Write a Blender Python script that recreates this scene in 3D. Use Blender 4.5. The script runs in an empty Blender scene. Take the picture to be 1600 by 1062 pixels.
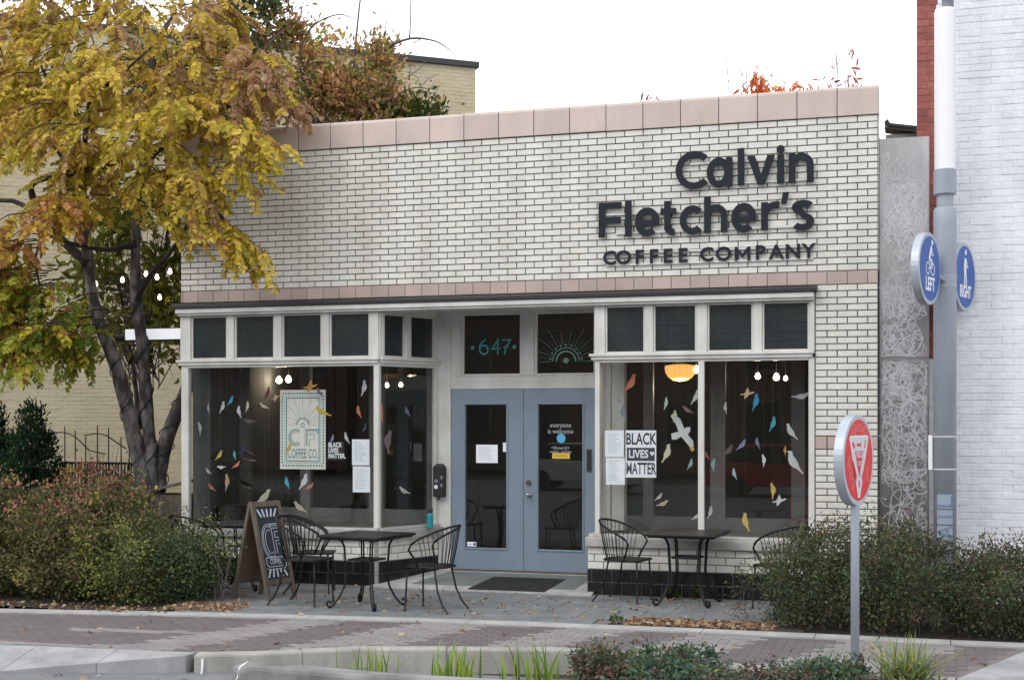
import bpy, bmesh, math, random
import numpy as np
from mathutils import Vector, Matrix, Euler

R = math.radians
rng = random.Random(7)
nrng = np.random.default_rng(11)
scene = bpy.context.scene
COL = scene.collection

# ------------------------------------------------------------------ camera
CAM = (0.4291, -15.1366, 1.9935)
YAW = 0.2942
cam_data = bpy.data.cameras.new("camera")
cam = bpy.data.objects.new("camera", cam_data)
COL.objects.link(cam)
cam.location = CAM
cam.rotation_euler = (R(90), 0, YAW)
cam_data.sensor_width = 36.0
cam_data.lens = 47.25
cam_data.shift_y = 0.0797
cam_data.clip_end = 2000
scene.camera = cam

# ------------------------------------------------------------------ sky, sun, exposure
world = bpy.data.worlds.new("World")
scene.world = world
world.use_nodes = True
wn = world.node_tree
wn.nodes.clear()
sky = wn.nodes.new("ShaderNodeTexSky")
sky.sky_type = 'NISHITA'
sky.sun_disc = False
sky.sun_elevation = R(42)
sky.sun_rotation = R(205)
sky.air_density = 1.0
sky.dust_density = 3.0
hsv = wn.nodes.new("ShaderNodeHueSaturation")
hsv.inputs["Saturation"].default_value = 0.16
bg = wn.nodes.new("ShaderNodeBackground")
bg.inputs["Strength"].default_value = 0.15
wo = wn.nodes.new("ShaderNodeOutputWorld")
wn.links.new(sky.outputs[0], hsv.inputs["Color"])
cloud = wn.nodes.new("ShaderNodeMix"); cloud.data_type = 'RGBA'
cloud.inputs["Factor"].default_value = 0.86
cloud.inputs["B"].default_value = (9.6, 9.9, 10.3, 1)      # even overcast cloud layer over the clear sky
wn.links.new(hsv.outputs[0], cloud.inputs["A"])
wn.links.new(cloud.outputs["Result"], bg.inputs["Color"])
wn.links.new(bg.outputs[0], wo.inputs["Surface"])

sun_data = bpy.data.lights.new("sun", 'SUN')
sun_data.energy = 0.6
sun_data.angle = R(25)
sun_data.color = (1.0, 0.97, 0.93)
sun = bpy.data.objects.new("sun", sun_data)
COL.objects.link(sun)
sun.rotation_euler = (R(48), 0, R(-25))

scene.view_settings.view_transform = 'Standard'
scene.view_settings.look = 'None'
scene.view_settings.gamma = 1.0
scene.view_settings.use_curve_mapping = False
scene.view_settings.exposure = 0.3
scene.render.film_transparent = False
try:
    scene.cycles.max_bounces = 8
    scene.cycles.transparent_max_bounces = 16
    scene.cycles.use_denoising = True
except Exception:
    pass

cy_, sy_ = math.cos(YAW), math.sin(YAW)
def in_view(p, pad=0.02):
    """depth if the point falls inside the photograph's frame, else None (only used to choose which pieces become single parts)"""
    dx, dy, dz = p[0]-CAM[0], p[1]-CAM[1], p[2]-CAM[2]
    fw = -sy_*dx + cy_*dy
    if fw < 0.5: return None
    u = (cy_*dx + sy_*dy)/fw*47.25/36
    v = dz/fw*47.25/36 - 0.0797
    if abs(u) > 0.5+pad or abs(v) > 0.332+pad: return None
    return fw

# ------------------------------------------------------------------ materials
def mat(name, col, rough=0.7, col2=None, nscale=6.0, ndetail=4.0, mix=(0.35, 0.65), metallic=0.0, bump=0.0, bscale=40.0,
        spec=0.5, emit=None, estr=0.0, obj_rand=0.0, coords='Object', stretch=None, tint=False, transl=0.0, coat=0.0, grime=0.0):
    m = bpy.data.materials.new(name); m.use_nodes = True
    nt = m.node_tree; N = nt.nodes; L = nt.links
    b = N["Principled BSDF"]
    b.inputs["Roughness"].default_value = rough
    b.inputs["Metallic"].default_value = metallic
    b.inputs["Specular IOR Level"].default_value = spec
    if coat: b.inputs["Coat Weight"].default_value = coat; b.inputs["Coat Roughness"].default_value = 0.08
    c = (*col, 1)
    b.inputs["Base Color"].default_value = c
    out = None
    need = col2 is not None or bump > 0
    if need:
        if coords == 'Position':
            src = N.new("ShaderNodeNewGeometry").outputs["Position"]
        else:
            src = N.new("ShaderNodeTexCoord").outputs[coords]
        if stretch:
            mp = N.new("ShaderNodeMapping"); mp.inputs["Scale"].default_value = stretch
            L.new(src, mp.inputs["Vector"]); src = mp.outputs[0]
    if tint:
        at = N.new("ShaderNodeAttribute"); at.attribute_name = "tint"
        out = at.outputs["Color"]
        L.new(out, b.inputs["Base Color"])
    if col2 is not None:
        nz = N.new("ShaderNodeTexNoise"); nz.inputs["Scale"].default_value = nscale; nz.inputs["Detail"].default_value = ndetail
        L.new(src, nz.inputs["Vector"])
        rp = N.new("ShaderNodeValToRGB")
        rp.color_ramp.elements[0].position = mix[0]; rp.color_ramp.elements[0].color = c
        rp.color_ramp.elements[1].position = mix[1]; rp.color_ramp.elements[1].color = (*col2, 1)
        L.new(nz.outputs["Fac"], rp.inputs["Fac"])
        out = rp.outputs["Color"]
        L.new(out, b.inputs["Base Color"])
    if obj_rand > 0:
        oi = N.new("ShaderNodeNewGeometry")
        mr = N.new("ShaderNodeMapRange")
        mr.inputs["To Min"].default_value = 1-obj_rand; mr.inputs["To Max"].default_value = 1+obj_rand*0.6
        L.new(oi.outputs["Random Per Island"], mr.inputs["Value"])
        ob = N.new("ShaderNodeObjectInfo")
        mr2 = N.new("ShaderNodeMapRange")
        mr2.inputs["To Min"].default_value = 1-obj_rand; mr2.inputs["To Max"].default_value = 1+obj_rand*0.6
        L.new(ob.outputs["Random"], mr2.inputs["Value"])
        mu = N.new("ShaderNodeMath"); mu.operation = 'MULTIPLY'
        L.new(mr.outputs[0], mu.inputs[0]); L.new(mr2.outputs[0], mu.inputs[1])
        mx = N.new("ShaderNodeVectorMath"); mx.operation = 'SCALE'
        if out is not None: L.new(out, mx.inputs[0])
        else: mx.inputs[0].default_value = col
        L.new(mu.outputs[0], mx.inputs["Scale"])
        L.new(mx.outputs[0], b.inputs["Base Color"]); out = mx.outputs[0]
    if grime > 0 and out is not None:
        gn = N.new("ShaderNodeTexNoise"); gn.inputs["Scale"].default_value = 1.7; gn.inputs["Detail"].default_value = 9; gn.inputs["Roughness"].default_value = .7
        gp = N.new("ShaderNodeNewGeometry"); gm = N.new("ShaderNodeMapping"); gm.inputs["Scale"].default_value = (2.2, 2.2, .6); L.new(gp.outputs["Position"], gm.inputs["Vector"]); L.new(gm.outputs[0], gn.inputs["Vector"])
        gr = N.new("ShaderNodeMapRange"); gr.inputs["From Min"].default_value = .36; gr.inputs["From Max"].default_value = .60; gr.inputs["To Min"].default_value = 1-grime; gr.inputs["To Max"].default_value = 1.0
        L.new(gn.outputs["Fac"], gr.inputs["Value"])
        gx = N.new("ShaderNodeVectorMath"); gx.operation = 'SCALE'; L.new(out, gx.inputs[0]); L.new(gr.outputs[0], gx.inputs["Scale"])
        out = gx.outputs[0]; L.new(out, b.inputs["Base Color"])
    if bump > 0:
        nb = N.new("ShaderNodeTexNoise"); nb.inputs["Scale"].default_value = bscale; nb.inputs["Detail"].default_value = 5
        L.new(src, nb.inputs["Vector"])
        bp = N.new("ShaderNodeBump"); bp.inputs["Strength"].default_value = min(1, bump); bp.inputs["Distance"].default_value = 0.02
        L.new(nb.outputs["Fac"], bp.inputs["Height"]); L.new(bp.outputs[0], b.inputs["Normal"])
    if emit is not None:
        b.inputs["Emission Color"].default_value = (*emit, 1); b.inputs["Emission Strength"].default_value = estr
    if transl > 0:
        tr = N.new("ShaderNodeBsdfTranslucent"); ms = N.new("ShaderNodeMixShader"); ms.inputs[0].default_value = transl
        if out is not None: L.new(out, tr.inputs["Color"])
        else: tr.inputs["Color"].default_value = c
        L.new(b.outputs[0], ms.inputs[1]); L.new(tr.outputs[0], ms.inputs[2])
        L.new(ms.outputs[0], N["Material Output"].inputs["Surface"])
    return m

def glass_mat(name, tintc=(0.9, 0.93, 0.92), ior=1.45, rough=0.0):
    m = bpy.data.materials.new(name); m.use_nodes = True
    nt = m.node_tree; N = nt.nodes; L = nt.links
    N.remove(N["Principled BSDF"])
    t = N.new("ShaderNodeBsdfTransparent"); t.inputs[0].default_value = (*tintc, 1)
    g = N.new("ShaderNodeBsdfGlossy"); g.inputs["Roughness"].default_value = rough
    f = N.new("ShaderNodeFresnel"); f.inputs["IOR"].default_value = ior
    ge = N.new("ShaderNodeNewGeometry"); mi = N.new("ShaderNodeMapRange")
    mi.inputs["To Min"].default_value = ior; mi.inputs["To Max"].default_value = 1/ior      # thin sheet: same reflectance from both faces
    L.new(ge.outputs["Backfacing"], mi.inputs["Value"]); L.new(mi.outputs[0], f.inputs["IOR"])
    mx = N.new("ShaderNodeMixShader")
    L.new(f.outputs[0], mx.inputs[0]); L.new(t.outputs[0], mx.inputs[1]); L.new(g.outputs[0], mx.inputs[2])
    L.new(mx.outputs[0], N["Material Output"].inputs["Surface"])
    return m

M = {}
M['brick'] = mat('glazed_cream_brick', (.635, .612, .553), .35, (.71, .692, .632), nscale=1.6, ndetail=6, obj_rand=.05, grime=.13, coords='Position', bump=.05, bscale=30, stretch=(1.4, 1.4, .45))
M['mortar'] = mat('dark_mortar', (.085, .075, .066), .95, (.15, .135, .12), nscale=5, bump=.3, bscale=120)
M['mortar_light'] = mat('grey_joint', (.30, .29, .27), .95, (.2, .19, .18), nscale=9)
M['coping'] = mat('pink_terracotta', (.54, .435, .385), .45, (.60, .49, .435), nscale=1.7, obj_rand=.06, grime=.10, coords='Position', bump=.05)
M['tile_pink'] = mat('pink_tile', (.40, .31, .27), .45, (.46, .36, .315), nscale=3, obj_rand=.12, coords='Position')
M['tile_black'] = mat('black_glazed_tile', (.006, .006, .007), .22, (.012, .012, .012), nscale=5, obj_rand=.25, coords='Position')
M['concrete'] = mat('pale_concrete', (.36, .35, .34), .9, (.46, .45, .44), nscale=3, grime=.22, bump=.2, bscale=60)
M['sill'] = mat('weathered_sill_concrete', (.30, .285, .27), .9, (.42, .40, .375), nscale=4, bump=.25, bscale=50, coords='Position')
M['curb'] = mat('kerb_concrete', (.30, .29, .26), .92, (.40, .385, .35), nscale=2.5, grime=.25, bump=.3, bscale=45, coords='Position')
M['curb_dark'] = mat('stained_kerb_concrete', (.13, .13, .125), .92, (.33, .325, .31), nscale=2.2, mix=(.35, .7), bump=.35, bscale=40, coords='Position')
M['trim'] = mat('cream_painted_wood', (.58, .56, .52), .55, (.66, .645, .61), nscale=3, bump=.05, grime=.16, coords='Position')
M['trim_grey'] = mat('grey_painted_wood', (.40, .39, .37), .6, (.47, .46, .43), nscale=3, coords='Position')
M['flash'] = mat('black_metal_flashing', (.012, .012, .014), .45)
M['door'] = mat('blue_grey_door_paint', (.185, .24, .30), .45, (.205, .26, .32), nscale=2, grime=.12, coords='Position')
M['brownwood'] = mat('dark_stained_window_wood', (.105, .10, .093), .6, (.135, .13, .12), nscale=3, stretch=(1, 1, .2), coords='Position')
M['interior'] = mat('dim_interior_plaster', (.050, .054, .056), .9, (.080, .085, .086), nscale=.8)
M['glass'] = glass_mat('window_glass', (.96, .97, .965))
M['glass_dark'] = mat('old_transom_glass', (.024, .031, .033), .12, (.034, .042, .043), nscale=3, coords='Position')
M['lead'] = mat('lead_came', (.02, .022, .024), .5)
M['sign'] = mat('charcoal_sign_letter', (.014, .017, .024), .55, spec=.2)
M['rail'] = mat('white_mounting_rail', (.62, .61, .58), .5)
M['iron'] = mat('black_painted_iron', (.007, .007, .008), .45, (.012, .011, .011), nscale=30, spec=.3)
M['pole'] = mat('grey_painted_pole', (.30, .33, .39), .4, (.34, .37, .43), nscale=2, grime=.15, coords='Position', stretch=(3, 3, .4))
M['lampwhite'] = mat('white_lamp_diffuser', (.80, .80, .82), .35)
M['signrim'] = mat('silver_sign_rim', (.42, .46, .52), .35, metallic=.35)
M['blue'] = mat('blue_sign_face', (.05, .115, .38), .5, spec=.25)
M['red'] = mat('red_sign_face', (.62, .035, .04), .5, spec=.2)
M['silver'] = mat('silver_sign_print', (.52, .54, .58), .4)
M['white'] = mat('white_print', (.78, .78, .80), .5)
M['paper'] = mat('white_paper', (.82, .83, .88), .8)
M['ink'] = mat('grey_ink', (.30, .33, .45), .8)
M['black'] = mat('matt_black', (.012, .012, .014), .6)
M['teal'] = mat('teal_print', (.03, .24, .26), .6)
M['postpaper'] = mat('cream_poster_card', (.78, .74, .68), .7)
M['chalkboard'] = mat('slate_chalkboard', (.012, .018, .024), .7, (.02, .028, .036), nscale=5)
M['chalk'] = mat('white_chalk', (.55, .60, .70), .9)
M['oldwood'] = mat('weathered_brown_wood', (.085, .062, .048), .75, (.14, .105, .085), nscale=6, stretch=(6, 6, .7), bump=.15, bscale=50)
M['boardback'] = mat('brown_hardboard', (.12, .072, .04), .8, (.15, .09, .05), nscale=4)
M['cyan'] = mat('turquoise_bottle', (.01, .25, .30), .35)
M['brass'] = mat('nickel_hardware', (.45, .43, .40), .3, metallic=.9)
M['bronze'] = mat('bronze_plate', (.09, .06, .045), .5, metallic=.4)
M['slate'] = mat('grey_patio_slate', (.165, .175, .18), .75, (.225, .235, .24), nscale=3.5, obj_rand=.06, grime=.22, bump=.15, bscale=40, coords='Position')
M['slate_green'] = mat('green_grey_slab', (.13, .15, .145), .75, (.17, .19, .185), nscale=3, bump=.1)
M['pave_dark'] = mat('mauve_paver', (.132, .109, .113), .85, (.150, .125, .129), nscale=3, obj_rand=.05, grime=.15, coords='Position', bump=.1)
M['pave_light'] = mat('buff_paver', (.225, .208, .203), .85, (.258, .24, .234), nscale=3, obj_rand=.09, grime=.15, coords='Position', bump=.1)
M['joint'] = mat('paver_joint_sand', (.17, .152, .145), .95)
M['asphalt'] = mat('street_asphalt', (.15, .155, .165), .9, (.20, .205, .215), nscale=3, bump=.35, bscale=160, coords='Position')
M['soil'] = mat('dark_mulch', (.035, .026, .02), .95, (.07, .05, .038), nscale=14, bump=.6, bscale=60)
M['ground'] = mat('far_ground', (.10, .095, .085), .95, (.13, .125, .11), nscale=.4)
M['apron'] = mat('light_apron_concrete', (.30, .30, .305), .9, (.38, .38, .385), nscale=2.2, grime=.25, bump=.15, bscale=70, coords='Position')
M['metal'] = mat('brushed_steel_panel', (.33, .315, .32), .30, (.40, .385, .39), nscale=2.5, metallic=.95, grime=.25, coords='Position')
M['scratch'] = mat('bright_scribble', (.50, .485, .50), .5, metallic=.55)
M['whitepaint'] = mat('white_painted_brick', (.74, .755, .80), .6, (.80, .81, .85), nscale=2.0, obj_rand=.05, grime=.14, coords='Position', bump=.35, bscale=22)
M['redbrick'] = mat('red_brick', (.26, .075, .06), .8, (.36, .12, .095), nscale=5, obj_rand=.15, coords='Position', bump=.4, bscale=30)
M['redmortar'] = mat('red_washed_mortar', (.23, .09, .075), .95, (.3, .13, .11), nscale=9)
M['cream'] = mat('cream_painted_brick', (.46, .395, .26), .75, (.53, .46, .32), nscale=1.0, obj_rand=.06, coords='Position', bump=.4, bscale=12)
M['darkcap'] = mat('dark_roof_cap', (.03, .03, .035), .6)
M['bark'] = mat('grey_brown_bark', (.05, .043, .04), .9, (.21, .195, .185), nscale=9, mix=(.42, .62), bump=.9, bscale=28, coords='Position', stretch=(1, 1, .45))
M['bark_dark'] = mat('dark_bark', (.022, .018, .016), .9, (.05, .042, .037), nscale=9, bump=.7, bscale=30, coords='Position')
M['twig'] = mat('grey_twig', (.10, .085, .085), .9)
M['leaf'] = mat('leaf', (.3, .2, .03), .6, tint=True, transl=.42, spec=.2)
M['shrubleaf'] = mat('shrub_leaf', (.06, .08, .02), .7, tint=True, transl=.3, spec=.15)
M['paperbird'] = mat('coloured_paper', (.5, .5, .5), .85, tint=True)
M['bulb'] = mat('lit_bulb', (1, .85, .6), .4, emit=(1.0, .80, .52), estr=9.0)
M['schoollamp'] = mat('amber_lamp_glass', (.85, .55, .2), .4, emit=(1.0, .52, .13), estr=.85)
M['fairy'] = mat('fairy_bulb', (1, .8, .6), .4, emit=(1.0, .74, .5), estr=6.0)
M['mat'] = mat('black_rubber_mat', (.014, .014, .015), .8, (.03, .03, .03), nscale=60, bump=.8, bscale=220)
M['sky_tint'] = mat('sticker_blue', (.10, .42, .66), .5)
M['yellow'] = mat('yellow_card', (.66, .46, .06), .6)
M['orangeink'] = mat('orange_ink', (.55, .22, .03), .6)
M['lightblue'] = mat('faded_blue_decal', (.25, .315, .40), .6, (.28, .335, .40), nscale=8)
M['blueink'] = mat('worn_blue_letter', (.12, .17, .32), .6, (.22, .235, .27), nscale=9)
M['greenpot'] = mat('dark_houseplant', (.012, .022, .012), .5)
M['terracotta'] = mat('dark_pot', (.03, .026, .022), .7)
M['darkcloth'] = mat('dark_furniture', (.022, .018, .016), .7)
M['redcloth'] = mat('red_furniture', (.16, .02, .018), .7)
M['thread'] = mat('thin_thread', (.10, .10, .10), .8)
M['boulder'] = mat('grey_fieldstone', (.13, .12, .13), .9, (.22, .20, .21), nscale=5, bump=.5, bscale=12)
M['farbrick'] = mat('far_side_brick', (.10, .062, .05), .85, (.135, .085, .07), nscale=2)
M['fartrim'] = mat('far_side_trim', (.2, .19, .17), .8)
M['farglass'] = mat('far_side_window', (.02, .022, .025), .15)

# ------------------------------------------------------------------ mesh builder
class MB:
    def __init__(s): s.v = []; s.f = []
    def add(s, v, f):
        o = len(s.v); s.v += [tuple(p) for p in v]; s.f += [tuple(i+o for i in q) for q in f]; return s
    def box(s, x0, x1, y0, y1, z0, z1):
        return s.add([(x0,y0,z0),(x1,y0,z0),(x1,y1,z0),(x0,y1,z0),(x0,y0,z1),(x1,y0,z1),(x1,y1,z1),(x0,y1,z1)],
                     [(0,3,2,1),(4,5,6,7),(0,1,5,4),(1,2,6,5),(2,3,7,6),(3,0,4,7)])
    def prism(s, pts, fn, d0, d1):
        """closed polygon pts (2D) mapped by fn(u, v, depth); d0 back, d1 front"""
        n = len(pts)
        v = [fn(u, w, d0) for u, w in pts]+[fn(u, w, d1) for u, w in pts]
        f = [tuple(range(n-1, -1, -1)), tuple(range(n, 2*n))]
        f += [(i, (i+1) % n, n+(i+1) % n, n+i) for i in range(n)]
        return s.add(v, f)
    def hexa(s, b, t):
        return s.add(list(b)+list(t), [(0,3,2,1),(4,5,6,7),(0,1,5,4),(1,2,6,5),(2,3,7,6),(3,0,4,7)])
    def tube(s, pts, r, n=8, cap=True, closed=False):
        pts = [Vector(p) for p in pts]
        rs = r if isinstance(r, (list, tuple)) else [r]*len(pts)
        o = len(s.v); m = len(pts); prev = None
        for i, p in enumerate(pts):
            if closed: t = pts[(i+1) % m]-pts[i-1]
            else: t = pts[min(i+1, m-1)]-pts[max(i-1, 0)]
            if t.length < 1e-9: t = Vector((0, 0, 1))
            t.normalize()
            if prev is None:
                a = Vector((0, 0, 1)) if abs(t.z) < .9 else Vector((1, 0, 0))
                u = t.cross(a).normalized()
            else:
                u = (prev-t*prev.dot(t))
                u = u.normalized() if u.length > 1e-6 else t.orthogonal().normalized()
            prev = u; w = t.cross(u)
            for k in range(n):
                an = 2*math.pi*k/n
                q = p+(u*math.cos(an)+w*math.sin(an))*rs[i]
                s.v.append((q.x, q.y, q.z))
        rings = m if closed else m-1
        for i in range(rings):
            a = o+i*n; b = o+((i+1) % m)*n
            for k in range(n):
                s.f.append((a+k, a+(k+1) % n, b+(k+1) % n, b+k))
        if cap and not closed:
            s.f.append(tuple(o+k for k in range(n-1, -1, -1)))
            s.f.append(tuple(o+(m-1)*n+k for k in range(n)))
        return s
    def lathe(s, prof, n=20, c=(0, 0, 0), axis=None):
        o = len(s.v); m = len(prof)
        for r, z in prof:
            for k in range(n):
                a = 2*math.pi*k/n
                s.v.append((c[0]+r*math.cos(a), c[1]+r*math.sin(a), c[2]+z))
        for i in range(m-1):
            for k in range(n):
                s.f.append((o+i*n+k, o+i*n+(k+1) % n, o+(i+1)*n+(k+1) % n, o+(i+1)*n+k))
        s.f.append(tuple(o+k for k in range(n-1, -1, -1)))
        s.f.append(tuple(o+(m-1)*n+k for k in range(n)))
        return s
    def stroke(s, pts, w, fn, d0, d1, closed=False):
        """flat line of width w through 2D pts, mitred, as a thin solid between depths d0 and d1"""
        P = [Vector(p) for p in pts]; m = len(P); L = []; Rr = []
        for i in range(m):
            if closed: a, b, c = P[i-1], P[i], P[(i+1) % m]
            else: a, b, c = P[max(i-1, 0)], P[i], P[min(i+1, m-1)]
            d1_ = (b-a); d2_ = (c-b)
            if d1_.length < 1e-9: d1_ = d2_
            if d2_.length < 1e-9: d2_ = d1_
            d1_ = d1_.normalized(); d2_ = d2_.normalized()
            t = d1_+d2_
            t = t.normalized() if t.length > 1e-6 else d1_
            nn = Vector((-t.y, t.x)); k = max(.35, nn.dot(Vector((-d1_.y, d1_.x))))
            L.append(b+nn*(w/2/k)); Rr.append(b-nn*(w/2/k))
        v = []
        for l, r_ in zip(L, Rr):
            v += [fn(l.x, l.y, d1), fn(r_.x, r_.y, d1), fn(l.x, l.y, d0), fn(r_.x, r_.y, d0)]
        f = []
        for i in range(m if closed else m-1):
            a = 4*i; b = 4*((i+1) % m)
            f += [(a, a+1, b+1, b), (a+2, b+2, b+3, a+3), (a, b, b+2, a+2), (a+1, a+3, b+3, b+1)]
        if not closed:
            f += [(0, 2, 3, 1), (4*m-4, 4*m-3, 4*m-1, 4*m-2)]
        return s.add(v, f)
    def mesh(s, name, origin=(0, 0, 0), fix=True):
        me = bpy.data.meshes.new(name)
        ox, oy, oz = origin
        me.from_pydata([(a-ox, b-oy, c-oz) for a, b, c in s.v], [], s.f)
        me.update()
        if fix and len(me.vertices) < 30000:
            bm = bmesh.new(); bm.from_mesh(me); bmesh.ops.recalc_face_normals(bm, faces=bm.faces[:]); bm.to_mesh(me); bm.free()
        return me

def set_tint(me, cols):
    a = me.attributes.new("tint", 'FLOAT_COLOR', 'POINT')
    arr = np.ones((len(me.vertices), 4), dtype=np.float32); arr[:, :3] = cols
    a.data.foreach_set("color", arr.ravel())

def link(o): COL.objects.link(o); return o
def wloc(p):
    return Vector(p.location) if p.parent is None else Vector(p.location)+wloc(p.parent)

def part(name, mb, m, parent=None, local=False, smooth=False, bevel=0, origin=None, label=None, kind=None):
    """one mesh object. World-coordinate geometry is made local to the parent's base; local=True geometry is already local."""
    if parent is not None:
        base = wloc(parent)
        me = mb.mesh(name, (0, 0, 0) if local else base) if isinstance(mb, MB) else mb
        o = bpy.data.objects.new(name, me); link(o); o.parent = parent
    else:
        og = origin or (0, 0, 0)
        me = mb.mesh(name, og) if isinstance(mb, MB) else mb
        o = bpy.data.objects.new(name, me); link(o); o.location = og
    if m is not None and len(me.materials) == 0: me.materials.append(m)
    if smooth:
        me.polygons.foreach_set("use_smooth", [True]*len(me.polygons))
        me.update()
    if bevel:
        bm = o.modifiers.new("bevel", 'BEVEL'); bm.width = bevel; bm.segments = 2; bm.limit_method = 'ANGLE'; bm.angle_limit = R(40)
    if label: o["label"] = label
    if kind: o["kind"] = kind
    return o

def thing(name, label, cat, loc=(0, 0, 0), group=None, rotz=0):
    o = bpy.data.objects.new(name, None); link(o); o.location = loc; o.rotation_euler = (0, 0, rotz)
    o.empty_display_size = .1
    o["label"] = label; o["category"] = cat
    if group: o["group"] = group
    return o
def tag(o, label, cat, group=None):
    o["label"] = label; o["category"] = cat
    if group: o["group"] = group
    return o
def struct(name, mb, m, bevel=0, parent=None):
    o = part(name, mb, m, parent, bevel=bevel)
    o["kind"] = "structure"
    return o
def XZ(Y):  # facade-parallel mapping, depth grows towards the street
    return lambda u, v, d: (u, Y-d, v)
def arc(cx, cy, rx, ry, a0, a1, n=24):
    return [(cx+rx*math.cos(R(a0+(a1-a0)*i/n)), cy+ry*math.sin(R(a0+(a1-a0)*i/n))) for i in range(n+1)]
def text_mb(txt, size, fn, d0, d1, align='CENTER', bold=0.0, squash=1.0, spacing=1.0):
    """lettering as thin solid letters, mapped by fn(u, v, d); u/v start at the anchor"""
    cu = bpy.data.curves.new("t", 'FONT'); cu.body = txt; cu.size = size; cu.align_x = align; cu.align_y = 'CENTER'
    cu.offset = bold; cu.resolution_u = 3; cu.space_character = spacing
    o = bpy.data.objects.new("t", cu); link(o)
    dg = bpy.context.evaluated_depsgraph_get(); dg.update()
    me = bpy.data.meshes.new_from_object(o.evaluated_get(dg))
    mb = MB()
    v = [(p.co.x*squash, p.co.y) for p in me.vertices]
    n = len(v)
    mb.v = [fn(a, b, d1) for a, b in v]+[fn(a, b, d0) for a, b in v]
    from collections import Counter
    ec = Counter()
    for p in me.polygons:
        vs = list(p.vertices); mb.f.append(tuple(vs)); mb.f.append(tuple(i+n for i in reversed(vs)))
        for i in range(len(vs)):
            ec[(vs[i], vs[(i+1) % len(vs)])] += 1
    for (a, b), k in ec.items():
        if (b, a) not in ec: mb.f.append((a, a+n, b+n, b))
    bpy.data.objects.remove(o); bpy.data.curves.remove(cu); bpy.data.meshes.remove(me)
    return mb

# ------------------------------------------------------------------ brick fields
def brick_mesh(w, h, d=.03, ch=.003):
    """single brick, centre of its front face at the origin, front towards -y; chamfered front edges"""
    a, b = w/2, h/2
    mb = MB()
    v = [(-a+ch, 0, -b+ch), (a-ch, 0, -b+ch), (a-ch, 0, b-ch), (-a+ch, 0, b-ch),
         (-a, ch, -b), (a, ch, -b), (a, ch, b), (-a, ch, b), (-a, d, -b), (a, d, -b), (a, d, b), (-a, d, b)]
    f = [(0, 1, 2, 3), (0, 4, 5, 1), (1, 5, 6, 2), (2, 6, 7, 3), (3, 7, 4, 0), (4, 8, 9, 5), (5, 9, 10, 6), (6, 10, 11, 7), (7, 11, 8, 4), (8, 11, 10, 9)]
    return mb.add(v, f)
_bm = {}
def lay_bricks(parent, items, m, name, limit=300, rot=0.0, wobble=.0008, keep=None, d=.03, ch=.003):
    """items: (x, y, z, w, h) world centres of front faces. The limit largest in the picture become single parts, the rest one stuff part"""
    def key(it):
        fw = in_view(it[:3])
        if fw is None or (keep and not keep(it)): return 1e9
        return fw/min(1, it[3]/.15)
    items = sorted(items, key=key)
    base = wloc(parent); rm = Matrix.Rotation(rot, 3, 'Z')
    rest = MB()
    for i, (x, y, z, w, h) in enumerate(items):
        off = rm @ Vector((0, rng.uniform(-wobble, wobble)*1.0, 0))
        k = (round(w, 3), round(h, 3), d, ch, m.name)
        if i < limit and key((x, y, z, w, h)) < 1e8:
            if k not in _bm:
                _bm[k] = brick_mesh(k[0], k[1], d, ch).mesh(name); _bm[k].materials.append(m)
            o = bpy.data.objects.new(name, _bm[k]); link(o); o.parent = parent
            o.location = Vector((x, y, z))+off-base
            o.rotation_euler = (rng.uniform(-.003, .003), rng.uniform(-.002, .002), rot+rng.uniform(-.002, .002))
        else:
            b = brick_mesh(w, h, d, ch)
            rest.add([tuple(Vector((x, y, z))+off+rm @ Vector(p)) for p in b.v], b.f)
    if rest.v:
        part('remaining_'+name+'s', rest, m, parent, kind='stuff')

# ================================================================== GROUND
struct('ground', MB().add([(-300, -300, -.40), (300, -300, -.40), (300, 300, -.40), (-300, 300, -.40)], [(0, 1, 2, 3)]), M['ground'])
yard = MB().add([(-60, -2.6, -.03), (60, -2.6, -.03), (60, 60, -.03), (-60, 60, -.03)], [(0, 1, 2, 3)])
struct('soil', yard, M['soil'])
street = MB().add([(-60, -30, -.15), (60, -30, -.15), (60, -4.3, -.15), (-4.9, -4.3, -.15), (-7.3, -5.2, -.15), (-60, -5.2, -.15)], [(0, 1, 2, 3, 4, 5)])
struct('street', street, M['asphalt'])

# kerb-side concrete strip between patio and brick trail
SB = [(-40, -6.2), (-10, -3.20), (-7.27, -2.72), (-5.5, -2.48), (-3.86, -2.31), (-1.55, -2.22), (-.5, -2.22), (.7, -2.24), (3, -2.2), (40, -2.2)]
def yline(P, x):
    for (a, b), (c, d) in zip(P, P[1:]):
        if a <= x <= c: return b+(d-b)*(x-a)/(c-a)
    return P[-1][1]
sm = MB()
for (a, b), (c, d) in zip(SB, SB[1:]):
    n = max(1, int((c-a)/1.5)) if a > -11 and c < 5 else 1
    for i in range(n):
        x0 = a+(c-a)*i/n+.004; x1 = a+(c-a)*(i+1)/n-.004
        sm.hexa([(x0, yline(SB, x0)-.24, -.06), (x1, yline(SB, x1)-.24, -.06), (x1, yline(SB, x1), -.06), (x0, yline(SB, x0), -.06)],
                [(x0, yline(SB, x0)-.24, .006), (x1, yline(SB, x1)-.24, .006), (x1, yline(SB, x1), .006), (x0, yline(SB, x0), .006)])
struct('concrete_path_edge', sm, M['concrete'])

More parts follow.
